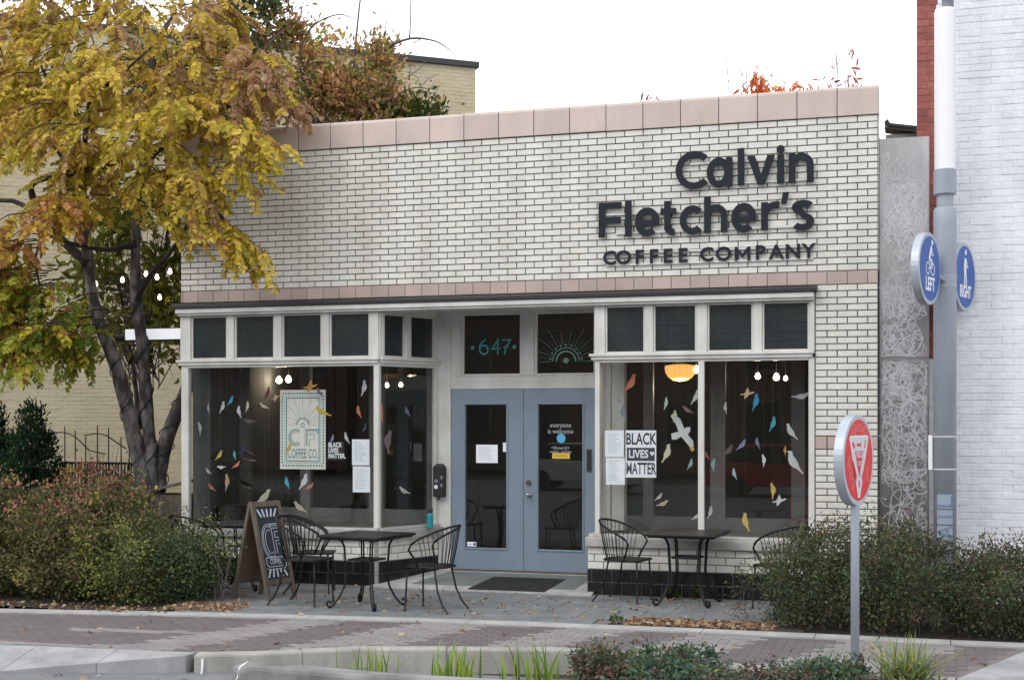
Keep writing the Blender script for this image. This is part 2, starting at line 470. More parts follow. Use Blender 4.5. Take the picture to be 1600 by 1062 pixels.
# patio of slate slabs
patio = struct('patio', MB().hexa([(-7.05, yline(SB, -7.05), -.05), (-1.0, yline(SB, -1.0), -.05), (-.6, 0, -.05), (-8.5, 0, -.05)],
                                  [(-7.05, yline(SB, -7.05), -.012), (-1.0, yline(SB, -1.0), -.012), (-.6, 0, -.012), (-8.5, 0, -.012)]), M['joint'])
xs = [-8.5+.62*i for i in range(13)]
rows = [0, -.62, -1.24, -1.86, -2.7]
for r_ in range(4):
    for i in range(12):
        x0, x1 = xs[i]+.003+(r_ % 2)*.25, xs[i+1]-.003+(r_ % 2)*.25
        if x0 > -1.0: continue
        def yy(y, x): return max(y, yline(SB, x)+.004)
        if r_ >= 1 and x0 < -7.2: continue
        if r_ == 3 and x1 > -2.6: continue
        a0, a1 = yy(rows[r_+1]+.003, x0), yy(rows[r_+1]+.003, x1)
        top = rows[r_]-.003
        if top-min(a0, a1) < .03: continue
        zt = rng.uniform(-.0015, .0015)
        mb = MB().hexa([(x0, a0, -.03), (x1, a1, -.03), (x1, top, -.03), (x0, top, -.03)], [(x0, a0, zt), (x1, a1, zt), (x1, top, zt), (x0, top, zt)])
        part('paving_slab', mb, M['slate'], patio)

# brick trail
FE = [(-40, -9.5), (-12, -5.9), (-7.455, -4.94), (-6.77, -4.85), (-5.84, -4.84), (-5.07, -4.62), (-4.756, -4.405), (-4.326, -4.135), (-3.567, -3.904),
      (-2.59, -3.66), (-1.7, -3.80), (-.892, -4.03), (.2, -4.12), (.70, -4.12), (1.32, -2.56), (3, -2.5), (40, -2.5)]
tb = MB()
xx = sorted(set([p[0] for p in FE if -40 <= p[0] <= 1.32]+[p[0] for p in SB if p[0] < 1.3]))
for a, b in zip(xx, xx[1:]):
    tb.hexa([(a, yline(FE, a), -.08), (b, yline(FE, b), -.08), (b, yline(SB, b)-.24, -.08), (a, yline(SB, a)-.24, -.08)],
            [(a, yline(FE, a), -.008), (b, yline(FE, b), -.008), (b, yline(SB, b)-.24, -.008), (a, yline(SB, a)-.24, -.008)])
trail = struct('brick_path', tb, M['joint'])
DB = [-9.9, -8.9]
def paver_light(x, y):
    q = x-.38*(y+3.5)
    if q < -5.95:      # left end: mostly dark with a pale lens and a pale rim
        if abs(y+3.93-.13*(x+7)) < .09 and -7.4 < x < -6.2: return True
        return y < -4.62 and x > -8 and (y < -4.75 or x > -6.7)
    bd = [-5.95, -5.35, -4.67, -3.9, -3.23, -2.58, -1.94, -1.25, -.57, .42]
    k = sum(1 for b in bd if q > b)
    return k % 2 == 1
pv = {True: [], False: []}
PW, PH = .17, .085
for j in range(48):
    y = -5.0+PH*j+PH/2
    for i in range(84):
        x = -11.6+PW*i+(j % 2)*PW/2
        if not (x < 1.55): continue
        if y-.05 < yline(FE, x-.085)-.0 or y-.05 < yline(FE, x+.085) or y+.05 > min(yline(SB, x-.085), yline(SB, x+.085))-.24: continue
        pv[paver_light(x, y)].append((x, y))
def pav_mb(): return MB()
pm = {}
allp = sorted([(x, y, l) for l in pv for x, y in pv[l]], key=lambda t: (in_view((t[0], t[1], 0), 0) is None, math.hypot(t[0]-CAM[0], t[1]-CAM[1]) if not (-2.6 < t[0] < .9 and t[1] < -3.2) else 99))
restp = {True: MB(), False: MB()}
def paver_geo():
    a, b, ch = PW/2-.0025, PH/2-.0025, .004
    return MB().add([(-a+ch, -b+ch, 0), (a-ch, -b+ch, 0), (a-ch, b-ch, 0), (-a+ch, b-ch, 0), (-a, -b, -ch), (a, -b, -ch), (a, b, -ch), (-a, b, -ch),
                     (-a, -b, -.03), (a, -b, -.03), (a, b, -.03), (-a, b, -.03)],
                    [(0, 1, 2, 3), (0, 4, 5, 1), (1, 5, 6, 2), (2, 6, 7, 3), (3, 7, 4, 0), (4, 8, 9, 5), (5, 9, 10, 6), (6, 10, 11, 7), (7, 11, 8, 4)])
pg = {l: paver_geo().mesh('paver') for l in (True, False)}
pg[True].materials.append(M['pave_light']); pg[False].materials.append(M['pave_dark'])
pgeo = paver_geo()
for i, (x, y, l) in enumerate(allp):
    z = rng.uniform(-.0012, .0012)
    if i < 300:
        o = bpy.data.objects.new('paver', pg[l]); link(o); o.parent = trail; o.location = (x, y, z)
    else:
        restp[l].add([(a+x, b+y, c+z) for a, b, c in pgeo.v], pgeo.f)
part('pale_pavers', restp[True], M['pave_light'], trail, kind='stuff')
part('dark_pavers', restp[False], M['pave_dark'], trail, kind='stuff')

# pale apron at lower left and lower right
ap = struct('concrete_apron', MB().hexa([(-40, -9.9, -.15), (-7.2, -5.32, -.15), (-7.455, -4.94, -.15), (-40, -9.5, -.15)],
            [(-40, -9.9, -.13), (-7.2, -5.32, -.13), (-7.455, -4.94, -.004), (-40, -9.5, -.004)]), M['apron'])
apl = [(-12.0, -5.9), (-10.5, -5.58), (-9.0, -5.27), (-7.9, -5.035), (-7.1, -4.897), (-6.3, -4.845), (-5.56, -4.79)]
for (a, b), (c, d) in zip(apl, apl[1:]):
    for k in range(2):
        tw_ = lambda x: .26 if x < -7.15 else .26-.172*(x+7.15)/1.59
        wa, wd = tw_(a), tw_(c)
        y0a, y0d = b-.004-k*wa, d-.004-k*wd
        fl_ = lambda x: min(1, max(.0, (-5.6-x)/1.5)); sa, sd2 = fl_(a), fl_(c)
        za, zb, zc_, zd_ = -.002-.068*k*sa, -.002-.068*(k+1)*sa, -.002-.068*k*sd2, -.002-.068*(k+1)*sd2
        part('apron_slab', MB().hexa([(a+.004, y0a-wa+.006, -.16), (c-.004, y0d-wd+.006, -.16), (c-.004, y0d, -.16), (a+.004, y0a, -.16)],
             [(a+.004, y0a-wa+.006, zb), (c-.004, y0d-wd+.006, zd_), (c-.004, y0d, zc_), (a+.004, y0a, za)]), M['apron'], ap)
struct('driveway', MB().prism([(.712, -6), (40, -6), (40, -2.47), (1.37, -2.47), (.712, -4.115)], lambda u, v, d: (u, v, d), -.16, -.004), M['apron'])

def ribbon(P, z1, z0, w, mb=None, zs=None):
    """solid band along plan polyline P, w wide towards the street side"""
    mb = mb or MB(); n = len(P); L = []; Rr = []
    for i in range(n):
        a = Vector(P[max(i-1, 0)]); c = Vector(P[min(i+1, n-1)]); t = (c-a).normalized(); nn = Vector((t.y, -t.x))
        L.append(Vector(P[i])); Rr.append(Vector(P[i])+nn*w)
    zz = zs or [z1]*n
    v = []
    for i in range(n):
        v += [(L[i].x, L[i].y, z0), (Rr[i].x, Rr[i].y, z0), (Rr[i].x, Rr[i].y, zz[i]), (L[i].x, L[i].y, zz[i])]
    f = [(3, 2, 1, 0), (4*n-4, 4*n-3, 4*n-2, 4*n-1)]
    for i in range(n-1):
        a = 4*i; b = a+4
        f += [(a, a+1, b+1, b), (a+1, a+2, b+2, b+1), (a+2, a+3, b+3, b+2), (a+3, a, b, b+3)]
    return mb.add(v, f)
BC = [(-5.55, -4.79), (-5.07, -4.63), (-4.756, -4.415), (-4.326, -4.145), (-3.567, -3.914), (-2.59, -3.67), (-1.7, -3.81), (-.892, -4.04), (.2, -4.13), (.70, -4.13)]
kerb = struct('planter_kerb', ribbon(BC[:3], .012, -.42, .17, zs=[.006, .012, .012]), M['curb'], bevel=.02)
part('kerb_block', ribbon([BC[2], BC[3], BC[4]], .014, -.42, .17), M['curb'], kerb, bevel=.02)
part('kerb_block', ribbon([(-3.56, -3.912), BC[5], BC[6]], .013, -.42, .17), M['curb'], kerb, bevel=.02)
part('kerb_block', ribbon([(-1.69, -3.812), BC[7], BC[8], BC[9]], .012, -.42, .17), M['curb'], kerb, bevel=.02)
part('white_paint_mark', MB().tube([(-5.42, -4.935, -.03), (-5.415, -4.945, -.10), (-5.42, -4.95, -.16)], [.012, .010, .011], 6), M['white'], kerb)
FC = [(-5.02, -5.16), (-4.92, -5.06), (-4.76, -5.02), (-4.2, -5.08), (-3.55, -5.16), (-2.59, -5.16), (-2.1, -5.08), (-1.2, -5.0), (1.5, -4.9)]
kerb2 = struct('street_kerb', ribbon(FC, .0, -.42, .22, zs=[-.02, .0, .0, 0, 0, 0, 0, 0, 0]), M['curb_dark'], bevel=.035)
part('white_paint_mark', MB().tube([(-4.90, -5.10, .002), (-4.885, -5.18, .003), (-4.885, -5.27, -.01), (-4.895, -5.285, -.09), (-4.93, -5.287, -.15)], [.006, .008, .009, .008, .005], 6), M['white'], kerb2)
struct('planter_soil', MB().add([(-5.2, -5.1, -.20), (.7, -5.0, -.20), (.7, -4.1, -.20), (-2.6, -3.7, -.20), (-4.9, -4.5, -.20)], [(0, 1, 2, 3, 4)]), M['soil'])

# ================================================================== COFFEE SHOP
shop = thing('coffee_shop', 'single storey cream brick coffee shop with blue doors and large display windows', 'building', (-4.3, 0, 0))
XL, ZB, ZT = -8.56, 3.498, 5.332
BW, BH = .2159, .07335
wall = MB()
wall.box(XL, 0.0, .012, .30, ZB-.02, ZT)                    # upper wall
wall.box(-.672, 0.0, .0121, .30, -.05, ZB-.0201)              # right pier
part('wall', wall, M['mortar'], shop)
# side walls, roof and back of the shop
sh = MB()
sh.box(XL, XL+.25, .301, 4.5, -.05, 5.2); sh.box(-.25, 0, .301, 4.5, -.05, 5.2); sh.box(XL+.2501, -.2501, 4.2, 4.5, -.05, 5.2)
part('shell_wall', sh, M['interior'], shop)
part('roof', MB().box(XL+.02, -.02, .31, 4.52, 5.201, 5.3), M['darkcap'], shop)
wg = MB().box(.01, .397, 3.0, 3.25, -.05, 5.72)
wing = part('side_passage_wall', wg, M['mortar_light'], shop)
part('eave', MB().hexa([(.0, 2.92, 5.80), (.42, 2.92, 5.72), (.42, 3.3, 5.72), (.0, 3.3, 5.80)], [(.0, 2.92, 5.86), (.42, 2.92, 5.78), (.42, 3.3, 5.78), (.0, 3.3, 5.86)]), M['oldwood'], wing)
part('gutter_pipe', MB().tube([(.02, 2.8, 5.86), (.06, 2.8, 5.80), (.40, 2.8, 5.74)], .03, 8), M['bark_dark'], wing)
# facade bricks
items = []
J = .0115
for r_ in range(23):
    z = ZT-(r_+.5)*BH
    if r_ % 2 == 0: edges = [0.0]
    else: edges = [0.0, -BW/2]
    while edges[-1] > XL+.001: edges.append(max(edges[-1]-BW, XL))
    if edges[-2]-edges[-1] < .04: edges.pop(-2)
    for a, b in zip(edges, edges[1:]):
        if a-b < .02: continue
        items.append(((a+b)/2, 0.0, z, a-b-J, BH-J))
HP = .0723
pier_pink = []
zt = ZB
for r_ in range(49):
    z = ZB-(r_+.5)*HP
    if z < .30: break
    if r_ in (23, 24):
        continue
    edges = [0.0] if r_ % 2 == 0 else [0.0, -BW/2]
    while edges[-1] > -.668: edges.append(max(edges[-1]-BW, -.669))
    if edges[-2]-edges[-1] < .06: edges.pop(-2)
    for a, b in zip(edges, edges[1:]):
        if a-b > .03: items.append(((a+b)/2, 0.0, z, a-b-J, HP-J))
zc = ZB-24*HP
for a, b in ((0, -BW/2), (-BW/2, -1.5*BW), (-1.5*BW, -2.5*BW), (-2.5*BW, -.671)):
    if a-b > .03: pier_pink.append(((a+b)/2, 0.0, zc, a-b-J, 2*HP-J))
# bricks under the sills
def under_sill(x0, x1):
    out = []
    h = .0867
    for r_ in range(3):
        z = .553-(r_+.5)*h
        e = [x1] if r_ % 2 == 0 else [x1, x1-BW/2]
        while e[-1] > x0+.001: e.append(max(e[-1]-BW, x0))
        for a, b in zip(e, e[1:]):
            if a-b > .03: out.append(((a+b)/2, 0.0, z, a-b-J, h-J))
    return out
items += under_sill(-3.245, -.68)+under_sill(XL, -5.885)
lay_bricks(shop, items, M['brick'], 'brick', 300)
# side return bricks at the parapet corner (right-hand face)
sb = []
for r_ in range(23):
    z = ZT-(r_+.5)*BH
    sb.append((.001, .06+.03*(r_ % 2), z, .10, BH-J))
retb = MB()
for x, y, z, w, h in sb:
    retb.hexa([(0, .005, z-h/2), (.004, .005, z-h/2), (.004, .29, z-h/2), (0, .29, z-h/2)], [(0, .005, z+h/2), (.004, .005, z+h/2), (.004, .29, z+h/2), (0, .29, z+h/2)])
part('corner_bricks', retb, M['brick'], shop, kind='stuff')
lay_bricks(shop, pier_pink, M['tile_pink'], 'tile', 20)
# pink band
band = []
e = [0.0, -BW/2]
while e[-1] > XL+.001: e.append(max(e[-1]-BW, XL))
for a, b in zip(e, e[1:]):
    if a-b > .03: band.append(((a+b)/2, -.002, (3.645+ZB)/2, a-b-.006, .147-.008))
lay_bricks(shop, band, M['tile_pink'], 'tile', 60, ch=.002)
# black base tiles
blk = []
for (x0, x1) in ((-3.25, -.68), (XL, -5.885)):
    for r_ in range(2):
        z = .293-(r_+.5)*.1465
        e = [x0] if r_ == 1 else [x0, x0+.055]
        if r_ == 1: e.append(x0+.175)
        while e[-1] < x1-.001: e.append(min(e[-1]+.232, x1))
        for a, b in zip(e, e[1:]):
            if b-a > .03: blk.append(((a+b)/2, .0, z, b-a-.008, .1465-.008))
lay_bricks(shop, blk, M['tile_black'], 'black_tile', 80, ch=.004)
# coping stones
cop = []
x = 0.012
k = 0
while x > XL:
    x1 = max(x-.4318-(.012 if k == 0 else 0), XL-.02)
    w = x-x1-.008; xc = (x+x1)/2
    mb = MB()
    prof = [(-.02, ZT+.004), (-.02, ZT+.285), (-.012, ZT+.312), (.01, ZT+.322), (.30, ZT+.322), (.32, ZT+.31), (.32, ZT+.004)]
    dz = rng.uniform(-.002, .002)
    n = len(prof)
    vv = [(xc-w/2, py, pz+dz) for py, pz in prof]+[(xc+w/2, py, pz+dz) for py, pz in prof]
    mb.add(vv, [tuple(range(n)), tuple(range(2*n-1, n-1, -1))]+[(i, n+i, n+(i+1) % n, (i+1) % n) for i in range(n)])
    part('coping_stone', mb, M['coping'], shop, bevel=.004)
    x = x1; k += 1
part('coping_bed', MB().box(XL+.02, -.003, .0, .29, ZT+.0005, ZT+.3), M['mortar'], shop)

# black flashing, cornice, soffit
fl = MB().hexa([(-8.63, -.13, 3.415), (-.643, -.13, 3.415), (-.643, -.001, 3.425), (-8.63, -.001, 3.425)], [(-8.63, -.13, 3.462), (-.643, -.13, 3.462), (-.643, -.001, 3.494), (-8.63, -.001, 3.494)])
part('flashing', fl, M['flash'], shop, bevel=.006)
co = MB()
co.box(-8.58, -.675, -.11, -.02, 3.355, 3.4145)
co.box(-8.56, -.675, -.085, -.02, 3.328, 3.3548)
part('cornice', co, M['trim'], shop, bevel=.008)
part('header_beam', MB().box(-8.56, -.6725, -.0199, .20, 3.328, 3.4145), M['trim'], shop)
part('recess_soffit', MB().box(-5.83, -3.16, .201, 1.1, 3.40, 3.45), M['trim_grey'], shop)

# --- window bays
def frame_rect(x0, x1, z0, z1, t, Y0, Y1):
    mb = MB()
    mb.box(x0, x0+t, Y0, Y1, z0, z1); mb.box(x1-t, x1, Y0, Y1, z0, z1)
    mb.box(x0+t, x1-t, Y0, Y1, z0, z0+t); mb.box(x0+t, x1-t, Y0, Y1, z1-t, z1)
    return mb
def bay_transoms(panes, x0, x1):
    """white frame posts between panes, each sash a window with pane and leaded grid"""
    z0, z1 = 2.775, 3.328
    e = [x0]+[v for p in panes for v in p]+[x1]
    for a, b in zip(e[0::2], e[1::2]): part('transom_post', MB().box(a, b, -.02, .10, z0, z1), M['trim'], shop, bevel=.004)
    for a, b in panes:
        w = part('transom_window', frame_rect(a+.001, b-.001, z0, z1-.001, .022, .0, .06), M['trim'], shop, bevel=.003)
        part('pane', MB().box(a+.02, b-.02, .026, .031, z0+.02, z1-.02), M['glass_dark'], w)
        g = MB(); nx = 5; nz = 5
        for i in range(nx+1):
            xx_ = a+.03+(b-a-.06)*i/nx; g.box(xx_-.0035, xx_+.0035, .021, .0262, z0+.022, z1-.022)
        for i in range(nz+1):
            zz_ = z0+.03+(z1-z0-.06)*i/nz; g.box(a+.022, b-.022, .0175, .0208, zz_-.0035, zz_+.0035)
        part('leaded_grid', g, M['lead'], w)
pL = [(-8.41, -7.895), (-7.795, -7.24), (-7.14, -6.597), (-6.498, -5.96)]
pR = [(-3.035, -2.567), (-2.474, -1.974), (-1.858, -1.342), (-1.246, -.727)]
bay_transoms(pL, -8.555, -5.845)
bay_transoms(pR, -3.16, -.6735)
def ledge(x0, x1):
    mb = MB(); mb.box(x0, x1, -.06, .10, 2.742, 2.7745); mb.box(x0+.02, x1-.02, -.04, .10, 2.703, 2.7415)
    return mb
part('window_ledge', ledge(-8.60, -5.83), M['trim'], shop, bevel=.006)
part('window_ledge', ledge(-3.215, -.674), M['trim'], shop, bevel=.006)
def display(x0, x1, mullions, lw, rw):
    z0, z1 = .70, 2.703
    f = MB(); f.box(x0, x0+lw, -.012, .07, z0, z1); f.box(x1-rw, x1, -.012, .07, z0, z1)
    for a, b in mullions: f.box(a, b, -.015, .05, z0, z1-.03)
    f.box(x0+lw, x1-rw, -.012, .06, z1-.03, z1)
    w = part('display_window', f, M['trim'], shop, bevel=.004)
    e = [x0+lw]+[v for p in mullions for v in p]+[x1-rw]
    for a, b in zip(e[0::2], e[1::2]):
        part('pane', MB().box(a-.004, b+.004, .02, .027, z0+.002, z1-.031), M['glass'], w)
    part('bottom_rail', MB().box(x0+.012, x1-.012, -.03, .12, .664, .699), M['trim_grey'], w, bevel=.006)
    return w
display(-8.545, -5.842, [], .10, .068)
display(-3.155, -.674, [(-1.960, -1.893)], .055, .065)
part('sill', MB().box(-8.6, -5.86, -.055, .30, .553, .664), M['sill'], shop, bevel=.012)
part('sill', MB().box(-3.262, -.676, -.055, .30, .553, .664), M['sill'], shop, bevel=.012)
part('base_wall', MB().box(-8.555, -5.89, .012, .3, -.05, .552), M['mortar_light'], shop)
part('base_wall', MB().box(-3.245, -.6725, .0122, .3, -.05, .552), M['mortar_light'], shop)
# splayed return of the left bay
A0 = Vector((-5.845, 0)); A1 = Vector((-5.425, .985)); tl = (A1-A0).length; td = (A1-A0)/tl; tn = Vector((td.y, -td.x))   # tn towards the street side
def RT(s, d, z): p = A0+td*s+tn*d; return (p.x, p.y, z)
def rbox(mb, s0, s1, d0, d1, z0, z1):
    return mb.hexa([RT(s0, d1, z0), RT(s1, d1, z0), RT(s1, d0, z0), RT(s0, d0, z0)], [RT(s0, d1, z1), RT(s1, d1, z1), RT(s1, d0, z1), RT(s0, d0, z1)])
for a, b in ((.003, .08), (.455, .545), (.985, tl)):
    part('transom_post', rbox(MB(), a, b, -.08, .015, 2.775, 3.40), M['trim'], shop, bevel=.004)
part('transom_head', rbox(rbox(MB(), .0802, .4548, -.08, .0152, 3.315, 3.40), .5452, .9848, -.08, .0152, 3.315, 3.40), M['trim'], shop)
for s0, s1 in ((.081, .454), (.546, .984)):
    fr = MB(); rbox(fr, s0, s0+.02, -.06, -.002, 2.776, 3.314); rbox(fr, s1-.02, s1, -.06, -.002, 2.776, 3.314); rbox(fr, s0+.02, s1-.02, -.06, -.002, 2.776, 2.80); rbox(fr, s0+.02, s1-.02, -.06, -.002, 3.294, 3.314)
    w = part('transom_window', fr, M['trim'], shop)
    part('pane', rbox(MB(), s0+.018, s1-.018, -.034, -.028, 2.798, 3.296), M['glass_dark'], w)
lg = MB(); rbox(lg, .01, tl, -.08, .055, 2.742, 2.7745); rbox(lg, .012, tl-.01, -.08, .035, 2.703, 2.7415)
part('window_ledge', lg, M['trim'], shop, bevel=.006)
fr = MB(); rbox(fr, .003, .022, -.05, .002, .70, 2.703); rbox(fr, .99, tl, -.05, .012, .70, 2.703); rbox(fr, .022, .99, -.05, .0121, 2.67, 2.703)
w = part('display_window', fr, M['trim'], shop, bevel=.004)
part('pane', rbox(MB(), .020, .992, -.026, -.020, .70, 2.672), M['glass'], w)
part('bottom_rail', rbox(MB(), .01, tl, -.10, .03, .6645, .699), M['trim_grey'], w, bevel=.006)
part('sill', rbox(MB(), .02, tl+.06, -.2, .075, .553, .6635), M['sill'], shop, bevel=.012)
part('base_wall', rbox(MB(), .01, tl, -.3, -.014, -.05, .5525), M['mortar_light'], shop)
ang = math.atan2(td.y, td.x)
rb, rk = [], []
for r_ in range(3):
    h = .0867; s = .0 if r_ % 2 else -.108
    while s < tl:
        a, b = max(s, .008), min(s+BW, tl+.03)
        if b-a > .04:
            p = RT((a+b)/2, 0.0, .553-(r_+.5)*h); rb.append((*p, b-a-J, h-J))
        s += BW
for r_ in range(2):
    s = -.116*r_
    while s < tl:
        a, b = max(s, .008), min(s+.232, tl+.03)
        if b-a > .04:
            p = RT((a+b)/2, 0.0, .293-(r_+.5)*.1465); rk.append((*p, b-a-.008, .1385))
        s += .232
lay_bricks(shop, rb, M['brick'], 'brick', 0, rot=ang)
lay_bricks(shop, rk, M['tile_black'], 'black_tile', 30, rot=ang, ch=.004)
part('chipped_corner', MB().hexa([(-5.90, -.006, .0), (-5.868, -.006, .0), (-5.85, .02, 0), (-5.9, .02, 0)], [(-5.905, -.006, .55), (-5.872, -.006, .55), (-5.85, .02, .55), (-5.9, .02, .55)]), M['mortar_light'], shop)
# return of the right bay (faces the doors)
rr = MB(); rr.box(-3.25, -3.17, .08, 1.0, -.05, .69); rr.box(-3.165, -3.10, .101, .17, .70, 3.40); rr.box(-3.235, -3.175, .90, .99, .69, 3.40)
rr.box(-3.22, -3.18, .171, .899, 2.703, 2.775)
part('return_frame', rr, M['trim'], shop)
part('return_post', MB().box(-3.08, -2.93, .55, .70, .70, 3.40), M['trim_grey'], shop)
part('pane', MB().box(-3.203, -3.197, .172, .898, .69, 2.70), M['glass'], shop)

# recess wall: casing, header, transoms and double doors
DY = 1.0
rw = MB()
rw.box(-5.432, -5.262, DY-.04, DY+.06, .06, 3.45)                        # left casing
rw.box(-3.343, -3.236, DY-.04, DY+.06, .06, 3.45)                        # right casing
rw.box(-5.262, -3.343, DY-.03, DY+.06, 2.405, 2.565)                     # beam over the doors
rw.box(-5.262, -3.343, DY-.03, DY+.06, 3.365, 3.45)
rw.box(-5.262, -5.125, DY-.03, DY+.06, 2.565, 3.365); rw.box(-4.322, -4.162, DY-.03, DY+.06, 2.565, 3.365); rw.box(-3.375, -3.343, DY-.03, DY+.06, 2.565, 3.365)
part('door_casing', rw, M['trim'], shop, bevel=.006)
for a, b in ((-5.124, -4.323), (-4.161, -3.376)):
    w = part('transom_window', frame_rect(a, b, 2.566, 3.364, .03, DY-.02, DY+.03), M['trim'], shop, bevel=.003)
    part('pane', MB().box(a+.028, b-.028, DY+.0, DY+.006, 2.594, 3.336), M['glass'], w)
part('threshold', MB().box(-5.262, -3.343, DY-.05, DY+.05, .04, .128), M['oldwood'], shop, bevel=.004)
doors = []
for a, b, ga, gb in ((-5.258, -4.305, -5.07, -4.527), (-4.299, -3.346, -4.11, -3.545)):
    d = MB(); z0, z1, q0, q1 = .132, 2.402, .405, 2.208
    d.box(a, ga, DY-.025, DY+.02, z0, z1); d.box(gb, b, DY-.025, DY+.02, z0, z1); d.box(ga, gb, DY-.025, DY+.02, z0, q0); d.box(ga, gb, DY-.025, DY+.02, q1, z1)
    o = part('door', d, M['door'], shop)
    mo = MB(); t = .022
    mo.box(ga-t, ga, DY-.037, DY-.0252, q0-t, q1+t); mo.box(gb, gb+t, DY-.037, DY-.0252, q0-t, q1+t); mo.box(ga, gb, DY-.037, DY-.0252, q0-t, q0); mo.box(ga, gb, DY-.037, DY-.0252, q1, q1+t)
    part('glazing_bead', mo, M['door'], o, bevel=.005)
    part('pane', MB().box(ga-.003, gb+.003, DY-.006, DY, q0-.003, q1+.003), M['glass'], o)
    doors.append(o)
def disc_y(x, z, r, y0, y1, n=20): return MB().prism([(x+r*math.cos(2*math.pi*i/n), z+r*math.sin(2*math.pi*i/n)) for i in range(n)], lambda u, v, d: (u, d, v), y1, y0)
part('deadbolt', disc_y(-4.235, 1.235, .030, DY-.05, DY-.0254), M['bronze'], doors[1])
kn = MB()
kn.add(*(lambda m: (m.v, m.f))(disc_y(-4.226, 1.085, .034, DY-.034, DY-.0254)))
kn.tube([(-4.226, DY-.03, 1.085), (-4.226, DY-.07, 1.085), (-4.226, DY-.085, 1.085), (-4.226, DY-.115, 1.085)], [.012, .014, .03, .022], 12)
part('knob', kn, M['brass'], doors[1], smooth=True)
mslot = part('mail_slot', frame_rect(-3.492, -3.425, 1.375, 1.655, .014, DY-.034, DY-.0256), M['bronze'], doors[1])
part('slot_flap', MB().box(-3.477, -3.44, DY-.030, DY-.0258, 1.39, 1.64), M['black'], mslot)
# recess floor: sloped slab with pale border
def ramp(pts, z_off):
    f = lambda x, y: (x, y, .018+.0835*(y+.15)+z_off)
    b = [(*p, -.04) for p in pts]; t = [f(*p) for p in pts]
    return MB().hexa(b, t)
part('entry_ramp', ramp([(-5.95, -.16), (-3.16, -.16), (-3.24, .96), (-5.43, .96)], 0), M['concrete'], shop)
part('entry_slab', ramp([(-5.45, .06), (-3.42, .06), (-3.36, .88), (-5.25, .88)], .003), M['slate_green'], shop)
# decals on glass: house number and sun drawing
dn = shop
nb = MB(); F_ = XZ(DY-.003)
def shift(mb, fn_pts): return mb
for z_, s_ in ((0, 1),):
    nb.stroke(arc(-4.83, 2.90, .055, .055, 0, 360, 20)[:-1], .022, F_, 0, .002, closed=True)
    nb.stroke([(-4.80, 3.03), (-4.85, 3.0), (-4.883, 2.95), (-4.886, 2.90)], .022, F_, .0022, .0042)
    nb.stroke([(-4.645, 2.84), (-4.645, 3.02), (-4.72, 2.91), (-4.61, 2.91)], .022, F_, 0, .002)
    nb.stroke([(-4.59, 3.02), (-4.48, 3.02), (-4.54, 2.92), (-4.555, 2.84)], .022, F_, .0022, .0042)
    nb.stroke([(-4.575, 2.93), (-4.50, 2.935)], .016, F_, .0044, .0054)
for xx_ in (-4.98, -4.43):
    nb.prism([(xx_+.026*math.cos(a), 2.93+.026*math.sin(a)) for a in [i*math.pi/8 for i in range(16)]], F_, 0, .002)
nw = [c for c in shop.children if c.name.startswith('transom_window')][-2]
part('house_number', nb, M['teal'], nw)
sd = MB(); cx_, cz_ = -3.76, 2.74
sd.stroke(arc(cx_, cz_, .17, .17, 0, 180), .014, F_, 0, .002); sd.stroke(arc(cx_, cz_, .125, .125, 0, 180), .02, F_, 0, .002)
sd.prism([(cx_+.035*math.cos(a), cz_+.01+.035*math.sin(a)) for a in [i*math.pi/8 for i in range(16)]], F_, 0, .002)
for a in range(0, 181, 20):
    r1 = .38 if a not in (40, 140, 60, 120) else .46
    if a in (0, 180): r1 = .34
    sd.stroke([(cx_+.2*math.cos(R(a)), cz_+.2*math.sin(R(a))), (cx_+r1*math.cos(R(a)), cz_+r1*math.sin(R(a)))], .005, F_, 0, .002)
for a in range(10, 171, 20):
    px, pz = cx_+.205*math.cos(R(a)), cz_+.205*math.sin(R(a))
    sd.prism([(px+.014*math.cos(t), pz+.014*math.sin(t)) for t in [i*math.pi/6 for i in range(12)]], F_, 0, .002)
    for q in (.25, .28, .31, .34):
        px, pz = cx_+q*math.cos(R(a)), cz_+q*math.sin(R(a)); sd.prism([(px-.004, pz-.004), (px+.004, pz-.004), (px+.004, pz+.004), (px-.004, pz+.004)], F_, 0, .002)
M['chalkgreen'] = mat('pale_green_glass_paint', (.16, .30, .24), .7)
nw2 = [c for c in shop.children if c.name.startswith('transom_window')][-1]
part('sunburst_drawing', sd, M['chalkgreen'], nw2)

# interior: floor, display decks, partition windows, ceiling
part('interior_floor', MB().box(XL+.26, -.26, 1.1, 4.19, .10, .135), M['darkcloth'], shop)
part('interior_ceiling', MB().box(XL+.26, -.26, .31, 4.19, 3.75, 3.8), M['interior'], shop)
part('display_deck', MB().add([(-8.29, .13, .68), (-5.79, .13, .68), (-5.42, 1.05, .68), (-8.29, 1.05, .68)], [(0, 1, 2, 3)]), M['brownwood'], shop)
part('display_deck', MB().box(-3.15, -.26, .13, 1.05, .62, .681), M['brownwood'], shop)
def partition(x0, x1, posts, zr, Y=1.08):
    mb = MB()
    for a, b in posts: mb.box(a, b, Y-.03, Y+.05, .68, 3.70)
    e = sorted(posts)
    for (a, b), (c, d) in zip(e, e[1:]):
        mb.box(b, c, Y-.02, Y+.04, .68, zr); mb.box(b, c, Y-.02, Y+.04, 3.35, 3.70)
    part('inner_window_frame', mb, M['brownwood'], shop)
partition(-8.3, -5.45, [(-8.30, -8.14), (-7.40, -7.26), (-6.42, -6.22), (-5.62, -5.47)], .86)
partition(-3.15, -.26, [(-3.15, -3.05), (-2.80, -2.68), (-1.98, -1.80), (-1.02, -.86)], .84)
bk = MB().box(-8.29, -5.44, 2.6, 2.66, .1, 1.2)
part('counter', bk, M['darkcloth'], shop)

